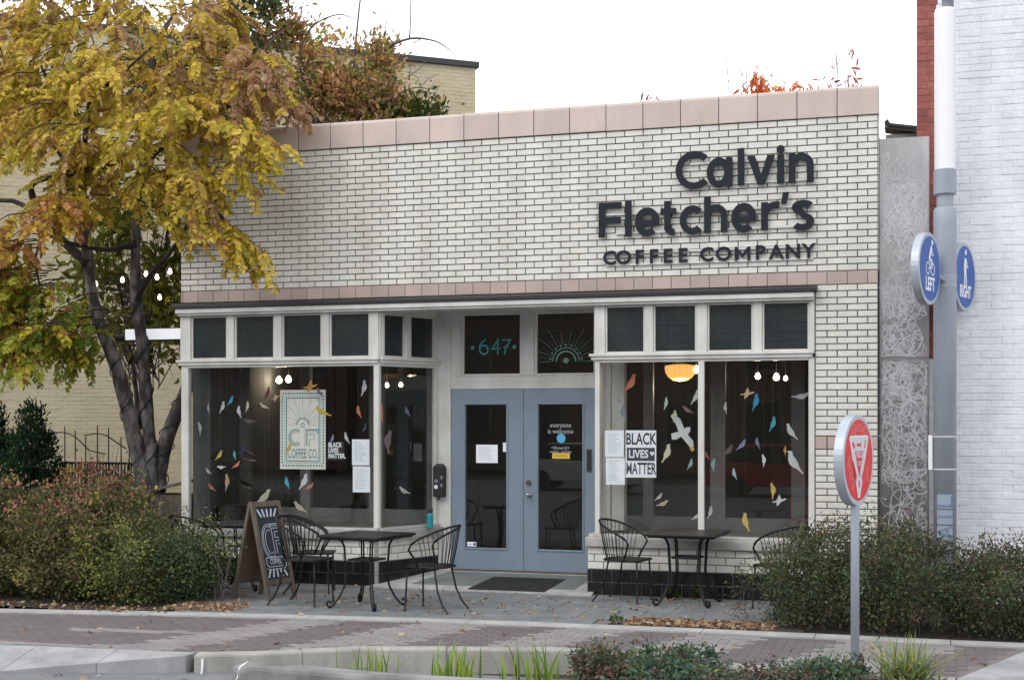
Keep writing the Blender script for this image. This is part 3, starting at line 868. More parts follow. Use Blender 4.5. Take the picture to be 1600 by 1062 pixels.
# ================================================================== SIGN
sgn = thing('shop_sign', 'raised charcoal lettering naming the coffee company on the upper brick wall', 'sign', (-1.9, -.02, 4.4))
SF = XZ(-.012)
def letter(mb, nm='letter'): return part(nm, mb, M['sign'], sgn)
W_ = .074
def L_C(x0, x1, z0, z1, w, a=43):
    ry = (z1-z0-w)/2; rx = ry*.98; cx = x0+w/2+rx
    return MB().stroke(arc(cx, (z0+z1)/2, rx, ry, a, 360-a, 36), w, SF, .03, .055)
letter(L_C(-2.206, -1.867, 4.610, 5.038, W_))
xh0, xh1 = 4.622, 4.945
m_ = MB(); r_ = (.27-W_)/2
m_.stroke(arc(-1.85+W_/2+.093, (xh0+xh1)/2-.002, .098, (xh1-xh0+.012-W_)/2, 0, 360, 32)[:-1], W_, SF, .03, .055, closed=True); m_.stroke([(-1.603, xh0-.002), (-1.603, xh1)], W_, SF, .0285, .0565)
letter(m_)
letter(MB().stroke([(-1.4725, 4.625), (-1.4725, 5.038)], W_, SF, .03, .055))
letter(MB().prism([(-1.402, xh1), (-1.319, xh1), (-1.2505, xh0+.115), (-1.182, xh1), (-1.099, xh1), (-1.211, xh0), (-1.290, xh0)], SF, .03, .055))
m_ = MB().stroke([(-1.037, xh0), (-1.037, xh1)], W_, SF, .03, .055)
m_.prism([(-1.037+.044*math.cos(i*math.pi/10), 5.003+.044*math.sin(i*math.pi/10)) for i in range(20)], SF, .03, .055)
letter(m_)
def arch(x0, x1, z0, z1, stem=None):
    m = MB().stroke([(x0+W_/2, z0), (x0+W_/2, stem or z1)], W_, SF, .0285, .0565)
    rx = (x1-x0-W_)/2; cx = (x0+x1)/2
    m.stroke([(x1-W_/2, z0)]+arc(cx, z1-W_/2-rx*1.05, rx, rx*1.05, 0, 180, 18)+[(x0+W_/2, z1-.2)], W_, SF, .03, .055)
    return m
letter(arch(-.951, -.679, xh0, xh1+.004))
# second line
F0, F1, g1 = 4.105, 4.505, 4.428
m_ = MB().stroke([(-3.098+W_/2, F0), (-3.098+W_/2, F1)], W_, SF, .0285, .0565); m_.stroke([(-3.07, F1-W_/2), (-2.831, F1-W_/2)], W_, SF, .03, .055); m_.stroke([(-3.07, 4.298), (-2.84, 4.298)], W_, SF, .0315, .054)
letter(m_)
letter(MB().stroke([(-2.7515, F0), (-2.7515, F1+.005)], W_, SF, .03, .055))
def L_e(x0, x1):
    rx = (x1-x0-W_)/2; cx = (x0+x1)/2; cz = (4.100+g1)/2; ry = (g1-4.100-W_)/2
    m = MB().stroke(arc(cx, cz, rx, ry, -8, 312, 34), W_, SF, .03, .055)
    m.stroke([(cx-rx, cz-.012), (cx+rx+W_*.45, cz-.012)], W_*.86, SF, .0285, .0565)
    return m
letter(L_e(-2.674, -2.392))
m_ = MB().stroke([(-2.30, 4.49), (-2.30, 4.19)]+arc(-2.235, 4.19, .065, .052, 180, 285, 10), W_, SF, .03, .055); m_.stroke([(-2.378, 4.375), (-2.2, 4.375)], W_*.86, SF, .0285, .0565)
letter(m_)
m_ = MB().stroke(arc(-2.157+W_/2+.105, (4.100+g1)/2, .108, (g1-4.100-W_)/2, 45, 315, 30), W_, SF, .03, .055)
letter(m_)
letter(arch(-1.884, -1.623, F0+.006, g1, stem=4.515))
letter(L_e(-1.581, -1.302))
m_ = MB().stroke([(-1.25+W_/2, F0+.01), (-1.25+W_/2, g1-.004)], W_, SF, .0285, .0565); m_.stroke(arc(-1.085, 4.29, .128, .102, 180, 74, 14), W_, SF, .03, .055)
letter(m_)
letter(MB().prism([(-1.036, 4.395), (-.975, 4.395), (-.943, 4.525), (-1.010, 4.525)], SF, .03, .055))
sx, sw = -.796, .083
m_ = MB().stroke(arc(sx+.003, 4.350, .083, .045, 22, 90, 8)+arc(sx, 4.350, .083, .045, 90, 250, 16)[1:]+arc(sx, 4.192, .086, .062, 75, -90, 16)+arc(sx-.003, 4.185, .088, .055, -90, -152, 8)[1:], W_*.97, SF, .03, .055)
letter(m_)
# COFFEE COMPANY : one letter each, spaced to the measured line
cc = [('C', -2.975), ('O', -2.81), ('F', -2.628), ('F', -2.462), ('E', -2.30), ('E', -2.128), ('C', -1.858), ('O', -1.668), ('M', -1.458), ('P', -1.262), ('A', -1.085), ('N', -.905), ('Y', -.735)]
for ch_, x_ in cc:
    if ch_ == 'M':
        m_ = MB(); a_, b_, z0_, z1_, w_s = x_-.085, x_+.085, 3.790, 3.944, .029
        m_.stroke([(a_+.0145, z0_), (a_+.0145, z1_)], w_s, SF, .02, .04); m_.stroke([(b_-.0145, z0_), (b_-.0145, z1_)], w_s, SF, .02, .04)
        m_.stroke([(a_+.016, z1_-.012), (x_, z0_+.05), (b_-.016, z1_-.012)], w_s, SF, .0215, .0415)
        letter(m_, 'small_letter'); continue
    letter(text_mb(ch_, .215, lambda u, v, d, x_=x_: (x_+u*1.05, -.012-d, 3.865+v), .02, .04, bold=.0055), 'small_letter')
rl = MB()
for z_, a, b in ((4.90, -2.05, -.70), (4.66, -1.9, -.70), (4.37, -3.05, -.70), (4.15, -2.9, -.70), (3.925, -3.02, -.69), (3.79, -3.02, -.69)): rl.box(a, b, -.028, -.004, z_-.011, z_+.011)
part('mounting_rail', rl, M['rail'], sgn)


# ================================================================== NEIGHBOURS
# white-painted brick building on the right, with a raw red corner
wb = thing('white_brick_building', 'tall white painted brick building with a red brick corner at the right edge', 'building', (2.5, .6, 0))
WY = .6
part('wall', MB().box(.405, 9.0, WY+.0055, WY+8, -.05, 9.0), M['whitepaint'], wb)
part('red_corner_backing', MB().box(.401, .625, WY+.0040, WY+.0052, 2.70, 8.99), M['redmortar'], wb)
CH, CW = .0775, .225
wi, ri = [], []
for r_ in range(115):
    z = -.02+(r_+.5)*CH
    off = 0 if r_ % 2 else CW/2
    edge = .615 if z > 2.72 else .404
    edge += rng.uniform(-.02, .02) if z > 2.72 else 0
    x = edge
    e = [x]; x = .404+off+math.ceil((edge-.404-off+.05)/CW)*CW
    while x < 2.9: e.append(x); x += CW
    for a, b in zip(e, e[1:]):
        if b-a > .04: wi.append(((a+b)/2, WY, z, b-a-.003, CH-.004))
    if z > 2.72:
        e2 = [.402, .402+off if off else .402+.14, edge-.004]
        e2 = sorted(set(v for v in e2 if v < edge))
        for a, b in zip(e2, e2[1:]):
            if b-a > .03: ri.append(((a+b)/2, WY, z, b-a-.005, CH-.006))
lay_bricks(wb, wi, M['whitepaint'], 'brick', 300, wobble=.0025, ch=.004)
lay_bricks(wb, ri, M['redbrick'], 'red_brick', 120, wobble=.003, ch=.004)

# cream-painted building behind, set at an angle
CA = Vector((-8.90, 12.90)); cd_ = Vector((.79, .613)); cn_ = Vector((.613, -.79)); cang = math.atan2(cd_.y, cd_.x)
cb = thing('cream_brick_building', 'tall cream painted brick building with a dark roof cap behind the trees', 'building', (-14, 9, 0))
def CP(s, d, z): p = CA-cd_*s+cn_*d; return (p.x, p.y, z)
part('wall', MB().hexa([CP(16, -.006, -.05), CP(0, -.006, -.05), CP(0, -9, -.05), CP(16, -9, -.05)], [CP(16, -.006, 9.75), CP(0, -.006, 9.75), CP(0, -9, 9.75), CP(16, -9, 9.75)]), M['cream'], cb)
part('roof_cap', MB().hexa([CP(16, .07, 9.76), CP(-.06, .07, 9.76), CP(-.06, -9, 9.76), CP(16, -9, 9.76)], [CP(16, .07, 9.88), CP(-.06, .07, 9.88), CP(-.06, -9, 9.88), CP(16, -9, 9.88)]), M['darkcap'], cb)
ci = []
for r_ in range(122):
    z = .0+(r_+.5)*.08
    s = -.01-(r_ % 2)*.12
    while s < 16:
        a, b = max(s, 0.0), s+.24
        if b-a > .05:
            p = CP((a+b)/2, 0, z); ci.append((*p, b-a-.003, .08-.004))
        s += .24
def hid(it):
    fw = in_view(it[:3]);
    if fw is None: return False
    x, y, z = it[:3]
    u = (cy_*(x-CAM[0])+sy_*(y-CAM[1]))/fw
    v = (z-CAM[2])/fw
    return (u < -.2476 and -.01 < v < .10) or (-.09 < u < -.031 and v > .226)
ci = [it for it in ci if in_view(it[:3], .08)]
lay_bricks(cb, ci, M['cream'], 'brick', 300, rot=cang, wobble=.003, ch=.004, keep=hid)

# buildings on the far side of the street (seen as dark reflections in the glass)
def far_building(x0, x1, h, lab, m, nf, nwin):
    Y = -40
    t = thing('far_side_building', lab, 'building', ((x0+x1)/2, Y, 0), 'buildings across the street')
    part('wall', MB().box(x0, x1, Y-8, Y, -.1, h), m, t)
    part('cornice', MB().box(x0, x1, Y, Y+.3, h-.5, h-.1), M['fartrim'], t)
    for f in range(nf):
        for k in range(nwin):
            a = x0+(x1-x0)*(k+.25)/nwin; b = x0+(x1-x0)*(k+.75)/nwin; z = .9+f*3.1
            w = part('window', frame_rect(a, b, z, z+2.0, .1, Y+.001, Y+.08), M['fartrim'], t)
            part('pane', MB().box(a+.1, b-.1, Y+.02, Y+.04, z+.1, z+1.9), M['farglass'], w)
far_building(-45, -24, 8.6, 'long red brick block across the street, leftmost when seen from the shop windows', M['farbrick'], 2, 7)
far_building(-23.5, -4, 8.2, 'brick building across the street facing the shop doors', M['farbrick'], 2, 6)
far_building(-3.5, 16, 8.6, 'two storey dark brick building across the street facing the white wall', M['farbrick'], 2, 6)
far_building(16.5, 40, 8.3, 'wide brick building across the street beyond the white wall', M['farbrick'], 2, 7)

# cars parked along the far kerb, mirrored faintly in the shop glass
def far_car(x, lab, m):
    Y = -24; t = thing('parked_car', lab, 'car', (x, Y, -.15), 'cars parked across the street')
    body = [(-2.2, .30), (2.2, .30), (2.25, .62), (2.05, .82), (1.15, .92), (-1.5, .98), (-2.15, .92), (-2.25, .6)]
    part('body', MB().prism(body, lambda u, v, d: (u, d, v), -.85, .85), m, t, local=True, bevel=.05)
    part('cabin', MB().prism([(-1.65, .97), (1.1, .91), (.45, 1.42), (-1.15, 1.45)], lambda u, v, d: (u, d, v), -.72, .72), M['farglass'], t, local=True, bevel=.03)
    part('roof', MB().box(-1.12, .43, -.70, .70, 1.43, 1.48), m, t, local=True, bevel=.02)
    for a in (-1.35, 1.35):
        for b in (-.80, .80):
            w = part('wheel', MB().tube([(a, b-.1, .32), (a, b+.1, .32)], .32, 18), M['black'], t, local=True)
far_car(-9.5, 'white car parked across the street, left of the red one', mat('white_car_paint', (.6, .6, .6), .3)); far_car(-3.2, 'red car parked across the street in front of the brick building', mat('red_car_paint', (.35, .03, .03), .3)); far_car(3.6, 'silver car parked across the street, right of the red one', mat('silver_car_paint', (.4, .41, .42), .3))

# scribbled steel panel between the buildings
pn = thing('steel_panel', 'tall grey steel panel covered in scribbled swirls between the two buildings', 'panel', (.275, .1, 0))
PY = .1
part('upper_sheet', MB().box(.012, .533, PY, PY+.02, 2.683, 5.082), M['metal'], pn, bevel=.002)
part('lower_sheet', MB().box(.012, .533, PY, PY+.02, .0, 2.679), M['metal'], pn, bevel=.002)
def scribble(x0, x1, z0, z1, n, w, seed, rmin=.05, rmax=.16):
    q = random.Random(seed); mb = MB()
    for i in range(n):
        cx, cz = q.uniform(x0+.08, x1-.08), q.uniform(z0+.05, z1-.05)
        pts = []; a = q.uniform(0, 6.28); r = q.uniform(rmin, rmax); k = q.choice((-1, 1)); dxv, dzv = q.gauss(0, .006), q.gauss(0, .010)
        for j in range(q.randint(26, 85)):
            a += k*q.uniform(.16, .34); r = min(rmax, max(rmin*.6, r+q.gauss(0, .012)))
            if q.random() < .03: k = -k
            cx += dxv+q.gauss(0, .006); cz += dzv+q.gauss(0, .006)
            px_, pz_ = cx+r*math.cos(a), cz+r*1.25*math.sin(a)
            px_ = x0+.02+abs(px_-x0-.02); px_ = x1-.02-abs(x1-.02-px_)
            if z0+.012 < pz_ < z1-.012: pts.append((px_, pz_))
        P = [pts[0]]
        for p in pts[1:]:
            if (Vector(p)-Vector(P[-1])).length > .007: P.append(p)
        if len(P) > 3:
            mb.stroke(P, w*q.uniform(.5, 1.5), XZ(PY), .0004+.00004*i, .0007+.00004*i)
    return mb
part('scribble_marks', scribble(.012, .533, 3.9, 4.95, 15, .0048, 3, .06, .16), M['scratch'], pn, kind='stuff')
part('scribble_marks', scribble(.012, .533, 3.1, 4.6, 34, .0055, 7, .05, .17), M['scratch'], pn, kind='stuff')
part('scribble_marks', scribble(.012, .533, 2.69, 3.5, 28, .006, 4), M['scratch'], pn, kind='stuff')
part('scribble_marks', scribble(.012, .533, 1.3, 2.67, 54, .006, 5, .05, .17), M['scratch'], pn, kind='stuff')
part('scribble_marks', scribble(.012, .533, .3, 1.5, 26, .007, 6, .06, .2), M['scratch'], pn, kind='stuff')

# ================================================================== LAMP POST AND SIGNS
PX, PYY = .69, -.17
lp = thing('street_lamp', 'tall grey lamp post with a long white tube light beside the white wall', 'lamp post', (PX, PYY, 0))
part('post', MB().lathe([(.118, -.05), (.118, 4.10), (.116, 4.235), (.105, 4.255)], 28, (PX, PYY, 0)), M['pole'], lp, smooth=False)
bpy.data.objects['post'].data.polygons.foreach_set("use_smooth", [len(p.vertices) == 4 for p in bpy.data.objects['post'].data.polygons])
part('collar', MB().lathe([(.085, 4.256), (.085, 4.38), (.116, 4.40), (.116, 4.655), (.11, 4.66)], 28, (PX, PYY, 0)), M['pole'], lp, smooth=False)
part('lamp_tube', MB().lathe([(.108, 4.661), (.108, 6.33), (.10, 6.36)], 28, (PX, PYY, 0)), M['lampwhite'], lp, smooth=False)
part('mast', MB().lathe([(.06, 6.361), (.06, 8.2)], 18, (PX+.03, PYY, 0)), M['pole'], lp, smooth=True)
part('band', MB().lathe([(.119, 3.40), (.1215, 3.405), (.1215, 3.535), (.119, 3.54)], 28, (PX, PYY, 0)), M['pole'], lp, smooth=False)
for z in (1.834, 1.49):
    part('cable_tie', MB().tube([(PX+.120*math.cos(a), PYY+.120*math.sin(a), z) for a in [i*math.pi/12 for i in range(24)]], .005, 6, closed=True), M['white'], lp)
part('white_box', MB().box(PX-.168, PX-.125, PYY-.04, PYY+.05, 1.48, 1.85), M['lampwhite'], lp, bevel=.006)
# blue TRAIL lettering wrapped on the post, reading upwards
def cylmap(r0, a0):
    def f(u, v, d):
        a = a0+u/r0; return (PX+(r0+d)*math.cos(a), PYY+(r0+d)*math.sin(a), v)
    return f
va = math.atan2(CAM[1]-PYY, CAM[0]-PX)
cm = cylmap(.118, va)
dec = MB()
for k in range(5):     # faded rectangles, one behind each letter
    z0 = .42+.165*k
    for j in range(8):
        u0 = -.085+.17*j/8; u1 = -.085+.17*(j+1)/8
        dec.hexa([cm(u0, z0, .0003), cm(u1, z0, .0003), cm(u1, z0+.15, .0003), cm(u0, z0+.15, .0003)], [cm(u0, z0, .001), cm(u1, z0, .001), cm(u1, z0+.15, .001), cm(u0, z0+.15, .001)])
part('faded_decal', dec, M['lightblue'], lp)
def fine(P):
    out = []
    for p, q_ in zip(P, P[1:]):
        n = max(1, int((Vector(q_)-Vector(p)).length/.012))
        out += [(p[0]+(q_[0]-p[0])*i/n, p[1]+(q_[1]-p[1])*i/n) for i in range(n)]
    return out+[P[-1]]
TH = .15
tls = {}
def tp(k, pts):    # glyph k: x along the word (upwards on the post), y across it
    tls.setdefault(k, MB()).stroke(fine([(TH/2-y*TH, .435+.165*k+x*.13) for x, y in pts]), .026, cm, .0022+.0003*len(tls[k].f)/50 if k in tls else .0022, .0032+(.0003*len(tls[k].f)/50 if k in tls else 0))
tp(0, [(0, 1), (1, 1)]); tp(0, [(.5, 1), (.5, 0)])
tp(1, [(.1, 0), (.1, 1), (.7, 1), (.95, .85), (.95, .6), (.7, .47), (.1, .47)]); tp(1, [(.55, .47), (1, 0)])
tp(2, [(0, 0), (.5, 1), (1, 0)]); tp(2, [(.2, .35), (.8, .35)])
tp(3, [(.5, 0), (.5, 1)])
tp(4, [(.1, 1), (.1, 0), (.95, 0)])
for k in tls: part('trail_letter', tls[k], M['blueink'], lp)

vd = Vector((PX-CAM[0], PYY-CAM[1])).normalized(); vr = Vector((vd.y, -vd.x))
def disc_sign(center, Rr, th, facea, name, label, face_m, group=None):
    """thick round sign; facea = angle between its face direction and the line towards the camera, turned to the right"""
    c = Vector(center); v2 = Vector((c.x-CAM[0], c.y-CAM[1])).normalized(); r2 = Vector((v2.y, -v2.x))
    n2 = r2*math.sin(facea)-v2*math.cos(facea)      # face normal
    w2 = r2*math.cos(facea)+v2*math.sin(facea)      # rightwards along the face
    def fn(u, v, d): return (c.x+w2.x*u+n2.x*d, c.y+w2.y*u+n2.y*d, c.z+v)
    t = thing(name, label, 'sign', center, group)
    circ = [(Rr*math.cos(2*math.pi*i/48), Rr*math.sin(2*math.pi*i/48)) for i in range(48)]
    rim = MB().prism(circ, fn, -th, 0)
    o = part('rim', rim, M['signrim'], t, bevel=.006)
    k = .89
    part('face', MB().prism([(a*k, b*k) for a, b in circ], fn, .0003, .002), face_m, t)
    return t, fn
ls, lf = disc_sign((PX-.155, PYY-.50, 3.565), .372, .085, R(73), 'direction_sign', 'round blue sign with a cyclist and the word LEFT on the lamp post', M['blue'], 'round blue signs on the lamp post')
rs, rf = disc_sign((PX+.215, PYY+.34, 3.555), .372, .085, R(73), 'direction_sign', 'round blue sign with a pedestrian and the word RIGHT on the lamp post', M['blue'], 'round blue signs on the lamp post')
for t, f, a in ((ls, lf, 1), (rs, rf, -1)):
    cpt = f(a*.30, -.02, -.03); pt = (PX+vd.x*(-.11*a), PYY+vd.y*(-.11*a), 3.47)
    part('bracket', MB().tube([cpt, ((cpt[0]+pt[0])/2, (cpt[1]+pt[1])/2, 3.50), pt], .02, 8), M['pole'], t)
def T(f, txt, size, u0, v0, d0=.0022, d1=.0032, bold=.0, squash=1.0, rot=0, **k):
    c_, s_ = math.cos(rot), math.sin(rot)
    return text_mb(txt, size, lambda u, v, d: f(u0+c_*u-s_*v, v0+s_*u+c_*v, d), d0, d1, bold=bold, squash=squash, **k)
part('word', T(lf, 'LEFT', .19, 0, -.165, bold=.006, squash=.78), M['white'], ls)
part('word', T(rf, 'RIGHT', .18, 0, -.165, bold=.006, squash=.74), M['white'], rs)
ic = MB()
for cx in (-.075, .085): ic.stroke(arc(cx, .0, .06, .06, 0, 360, 24)[:-1], .012, lf, .0022, .0032, closed=True)
ic.stroke([(-.075, 0), (.0, .0), (.05, .09), (-.04, .09), (0, 0)], .011, lf, .0033, .0038); ic.stroke([(.085, 0), (.045, .11)], .012, lf, .0039, .0044)
ic.stroke([(-.03, .095), (.02, .18), (.045, .23)], .05, lf, .0022, .0032); ic.stroke([(.04, .22), (.07, .155), (.10, .14)], .02, lf, .0033, .0038)
ic.stroke([(-.03, .10), (.04, .075), (.02, .0)], .026, lf, .0045, .005)
ic.prism([(.068+.026*math.cos(i*math.pi/8), .272+.03*math.sin(i*math.pi/8)) for i in range(16)], lf, .0022, .0032)
part('cyclist_symbol', ic, M['white'], ls)
ic = MB()
ic.stroke([(-.01, .0), (-.005, .10), (0, .20)], .07, rf, .0022, .0032); ic.stroke([(-.03, .02), (-.045, -.10), (-.05, -.13)], .034, rf, .0033, .0038); ic.stroke([(.015, .02), (.025, -.08), (.035, -.13)], .034, rf, .0039, .0043)
ic.stroke([(.02, .19), (.055, .12), (.085, .10)], .022, rf, .0044, .0048); ic.stroke([(-.03, .19), (-.055, .12), (-.05, .05)], .02, rf, .0049, .0053)
ic.prism([(.012+.03*math.cos(i*math.pi/8), .265+.033*math.sin(i*math.pi/8)) for i in range(16)], rf, .0022, .0032)
part('pedestrian_symbol', ic, M['white'], rs)

# red yield sign on its own post
RX, RY = -.086, -3.52
ys, yf = disc_sign((RX+.03, RY+.02, 1.672), .383, .085, R(71), 'yield_sign', 'round red yield sign with silver triangle on a thin grey post', M['red'])
part('post', MB().lathe([(.036, -.22), (.036, 1.29), (.03, 1.31)], 16, (RX, RY, 0)), M['pole'], ys, smooth=True)
part('triangle_edge', MB().prism([(-.235, .185), (-.215, .205), (.215, .205), (.235, .185), (.02, -.315), (-.02, -.315)], yf, .0021, .0028), M['white'], ys)
part('triangle', MB().prism([(-.222, .18), (-.205, .194), (.205, .194), (.222, .18), (.012, -.30), (-.012, -.30)], yf, .0029, .0036), M['silver'], ys)
rt = MB().prism([(-.105, .075), (.105, .075), (.0, -.15)], yf, .0037, .0044)
rt.prism([(-.06, .115), (.02, .115), (.02, .105), (.055, .127), (.02, .149), (.02, .139), (-.06, .139)], yf, .0037, .0044)
for q in (-1, 1):
    rt.prism([(q*.155-.006, -.005+.0), (q*.155+.014, -.005), (q*.09+.012, -.14), (q*.115, -.145), (q*.075, -.175), (q*.06, -.13), (q*.09-.012, -.13)], yf, .0037, .0044)
rt.stroke([(-.165, .15), (-.13, .115), (-.105, .115)], .03, yf, .0037, .0044); rt.stroke([(.15, .165), (.135, .10)], .02, yf, .0037, .0044)
rt.stroke([(0, -.17), (0, -.225)], .028, yf, .0037, .0044)
part('red_symbols', rt, M['red'], ys)
part('word', T(yf, 'YIELD', .066, 0, .042, .0046, .0054, bold=.002), M['silver'], ys)
part('word', T(yf, 'TO', .05, 0, -.03, .0046, .0054, bold=.002), M['silver'], ys)
gq = random.Random(4); gf = MB()
for (u0, v0, wu, wv) in ((-.14, .255, .05, .05), (-.05, .275, .05, .04), (.05, .275, .05, .04), (.14, .25, .045, .05), (-.245, -.02, .04, .06), (-.20, -.12, .04, .04), (-.15, -.19, .04, .05), (.20, -.12, .03, .07)):
    P = [(u0+wu*math.sin(t*1.9+gq.uniform(0, .8)), v0+wv*math.cos(t*2.7+gq.uniform(0, .8))) for t in [i*.55 for i in range(13)]]
    gf.stroke(P, .006, yf, .0021+gq.uniform(0, .0003), .0027)
M['pinkscribble'] = mat('pink_scribble', (.62, .20, .19), .6)
part('graffiti_scribble', gf, M['pinkscribble'], ys)

# ================================================================== PATIO FURNITURE
def make_table(cx, cy, rot, label, z=.785):
    t = thing('patio_table', label, 'table', (cx, cy, 0), 'black iron patio tables', rot)
    a = .385
    part('table_top', MB().box(-a, a, -a, a, z-.028, z), M['iron'], t, local=True, bevel=.008)
    part('apron_rim', MB().tube([(-a+.03, -a+.03, z-.036), (a-.03, -a+.03, z-.036), (a-.03, a-.03, z-.036), (-a+.03, a-.03, z-.036)], .009, 6, closed=True), M['iron'], t, local=True)
    part('shelf', MB().box(-.15, .15, -.15, .15, .50, .522), M['iron'], t, local=True, bevel=.006)
    for k in range(4):
        an = math.pi/4+k*math.pi/2; cx_, sx_ = math.cos(an), math.sin(an)
        prof = [(.40, z-.035), (.33, z-.038), (.275, z-.07), (.245, z-.13), (.235, .52), (.225, .36), (.245, .22), (.30, .11), (.365, .03), (.395, .012), (.425, .02), (.437, .05), (.42, .075), (.395, .07), (.392, .05)]
        mb = MB()
        for off in (-.012, .012):
            mb.tube([(r*cx_-off*sx_, r*sx_+off*cx_, zz) for r, zz in prof], .0095, 7)
        mb.lathe([(.018, 0), (.018, .012)], 8, (.40*cx_, .40*sx_, 0))
        part('leg', mb, M['iron'], t, local=True, smooth=True)
    return t
make_table(-5.28, -1.70, R(-11), 'square black iron table nearest the doors, left of them')
make_table(-2.00, -.47, R(-4), 'square black iron table in front of the right display window')
make_table(-7.35, -.62, R(4), 'square black iron table partly hidden behind the chalkboard')
def chair_parts():
    """local geometry, front is +x"""
    P = []
    sz = .475
    seat = [(.215, -.19), (.235, -.17), (.235, .17), (.215, .19), (-.10, .215), (-.17, .19), (-.215, .12), (-.225, 0), (-.215, -.12), (-.17, -.19), (-.10, -.215)]
    P.append(('seat', MB().prism(seat, lambda u, v, d: (u, v, d), sz-.018, sz), .005, False))
    P.append(('seat_rim', MB().tube([(a, b, sz-.012) for a, b in seat], .011, 7, closed=True), 0, True))
    rim = []; n = 22
    for i in range(n+1):
        a = R(-112+224*i/n)
        k = (math.cos(a)+.37)/1.37
        rim.append((.0-.33*math.cos(a)*(.9 if abs(a) < 1 else .9), .30*math.sin(a)*(1 if abs(a) < R(90) else .98), .70+.20*max(0, k)**.8))
    P.append(('back_rim', MB().tube(rim, .0125, 8), 0, True))
    for i in range(2, n-1):
        a = R(-112+224*i/n)
        b = (-.02-.20*math.cos(a), .20*math.sin(a), sz-.01)
        r_ = rim[i]; m1 = ((b[0]*.55+r_[0]*.45)-.012*math.cos(a), (b[1]*.55+r_[1]*.45), (b[2]*.5+r_[2]*.5))
        P.append(('back_rod', MB().tube([b, m1, r_], .0042, 5), 0, True))
    for q in (1, -1):
        e = rim[0] if q < 0 else rim[-1]
        P.append(('arm', MB().tube([e, (e[0]+.03, e[1]*.97, e[2]-.05), (.10, q*.225, .56), (.06, q*.205, sz-.01)], .0115, 7), 0, True))
        P.append(('leg', MB().tube([(.205, q*.175, sz-.02), (.213, q*.185, .25), (.22, q*.20, .012), (.222, q*.20, 0)], [.0105, .0105, .0105, .02], 8), 0, True))
        P.append(('leg', MB().tube([(-.13, q*.19, sz-.02), (-.145, q*.20, .36), (-.175, q*.21, .22), (-.235, q*.225, .09), (-.30, q*.235, .010), (-.302, q*.235, 0)], [.0105]*5+[.02], 8), 0, True))
    return P
CHP = [(nm, mb.mesh(nm), bv, sm_) for nm, mb, bv, sm_ in chair_parts()]
for nm, me, bv, sm_ in CHP:
    me.materials.append(M['iron'])
    if sm_: me.polygons.foreach_set("use_smooth", [True]*len(me.polygons))
def make_chair(x, y, deg, label, s=1.0):
    t = thing('patio_chair', label, 'chair', (x, y, 0), 'black wire patio chairs', R(deg))
    t.scale = (s, s, s)
    for nm, me, bv, sm_ in CHP:
        o = bpy.data.objects.new(nm, me); link(o); o.parent = t
    return t
make_chair(-4.52, -1.72, 172, 'black wire chair in front of the blue doors, facing the table on its left')
make_chair(-6.02, -1.68, -4, 'black wire chair right beside the chalkboard, turned to the right', 1.06)
make_chair(-2.70, -.42, -12, 'black wire chair under the big hand lettered poster, at the right window')
make_chair(-.98, -.62, 140, 'black wire chair half hidden by the dark green hedge')
make_chair(-6.38, -.72, 15, 'black wire chair standing against the left sill behind the nearest table')
make_chair(-7.75, -1.02, 65, 'black wire chair half hidden by the colourful bushes')

# A-frame chalkboard
ab = thing('chalkboard_sign', 'wooden sandwich chalkboard with chalk lettering standing on the patio', 'sandwich board', (-6.68, -1.3, 0))
fL0, fL1 = Vector((-6.50, -1.63, 0)), Vector((-6.365, -1.185, 0)); tL0, tL1 = Vector((-6.765, -1.545, 1.085)), Vector((-6.63, -1.10, 1.085))
bL0, bL1 = Vector((-7.02, -1.47, 0)), Vector((-6.885, -1.025, 0))
def board_map(b0, b1, t0, t1):
    wv = (b1-b0); hv = (t0-b0); wn_, hn_ = wv.normalized(), hv.normalized(); nv = wn_.cross(hn_)
    return (lambda u, v, d: tuple(b0+wn_*u+hn_*v+nv*d)), wv.length, hv.length
fm, fw_, fh_ = board_map(fL0, fL1, tL0, tL1)
def fbox(mb, f, u0, u1, v0, v1, d0, d1): return mb.hexa([f(u0, v0, d0), f(u1, v0, d0), f(u1, v0, d1), f(u0, v0, d1)], [f(u0, v1, d0), f(u1, v1, d0), f(u1, v1, d1), f(u0, v1, d1)])
def frame_panel(f, w, h, nm, board_m, board_name):
    fr = MB(); fbox(fr, f, 0, .048, 0, h, -.02, .02); fbox(fr, f, w-.048, w, 0, h, -.02, .02); fbox(fr, f, .048, w-.048, h-.06, h, -.0195, .0195); fbox(fr, f, .048, w-.048, .17, .23, -.0195, .0195)
    o = part(nm, fr, M['oldwood'], ab, bevel=.004)
    part(board_name, fbox(MB(), f, .046, w-.046, .228, h-.058, -.004, .004), board_m, o)
    return o
ff = frame_panel(fm, fw_, fh_, 'front_frame', M['chalkboard'], 'slate')
bm_, bw_, bh_ = board_map(bL0, bL1, tL0-Vector((.012, 0, .0)), tL1-Vector((.012, 0, .0)))
frame_panel(bm_, bw_, bh_, 'rear_frame', M['boardback'], 'slate')
ck = MB(); w2, h2 = fw_/2, 0.0
def CKf(u, v, d): return fm(w2+u, v, d)
top, bot = fh_-.065, .235
for k in range(5):
    x = -.13+.065*k
    ck.stroke([(x*1.15, top-.02), (x*.75, top-.11)], .020, CKf, .0045, .006)
    ck.stroke([(x*.75, bot+.115), (x*1.15, bot+.02)], .020, CKf, .0045, .006)
for r_, q in ((.13, .17), (.105, .145), (.07, .105)):
    ck.stroke(arc(-.035, .66, r_*.9, q+.03, 60, 300, 22), .006, CKf, .0045, .006)
ck.stroke([(0, .86), (.155, .86)], .008, CKf, .0045, .006); ck.stroke([(0, .838), (.15, .838)], .006, CKf, .0045, .006)
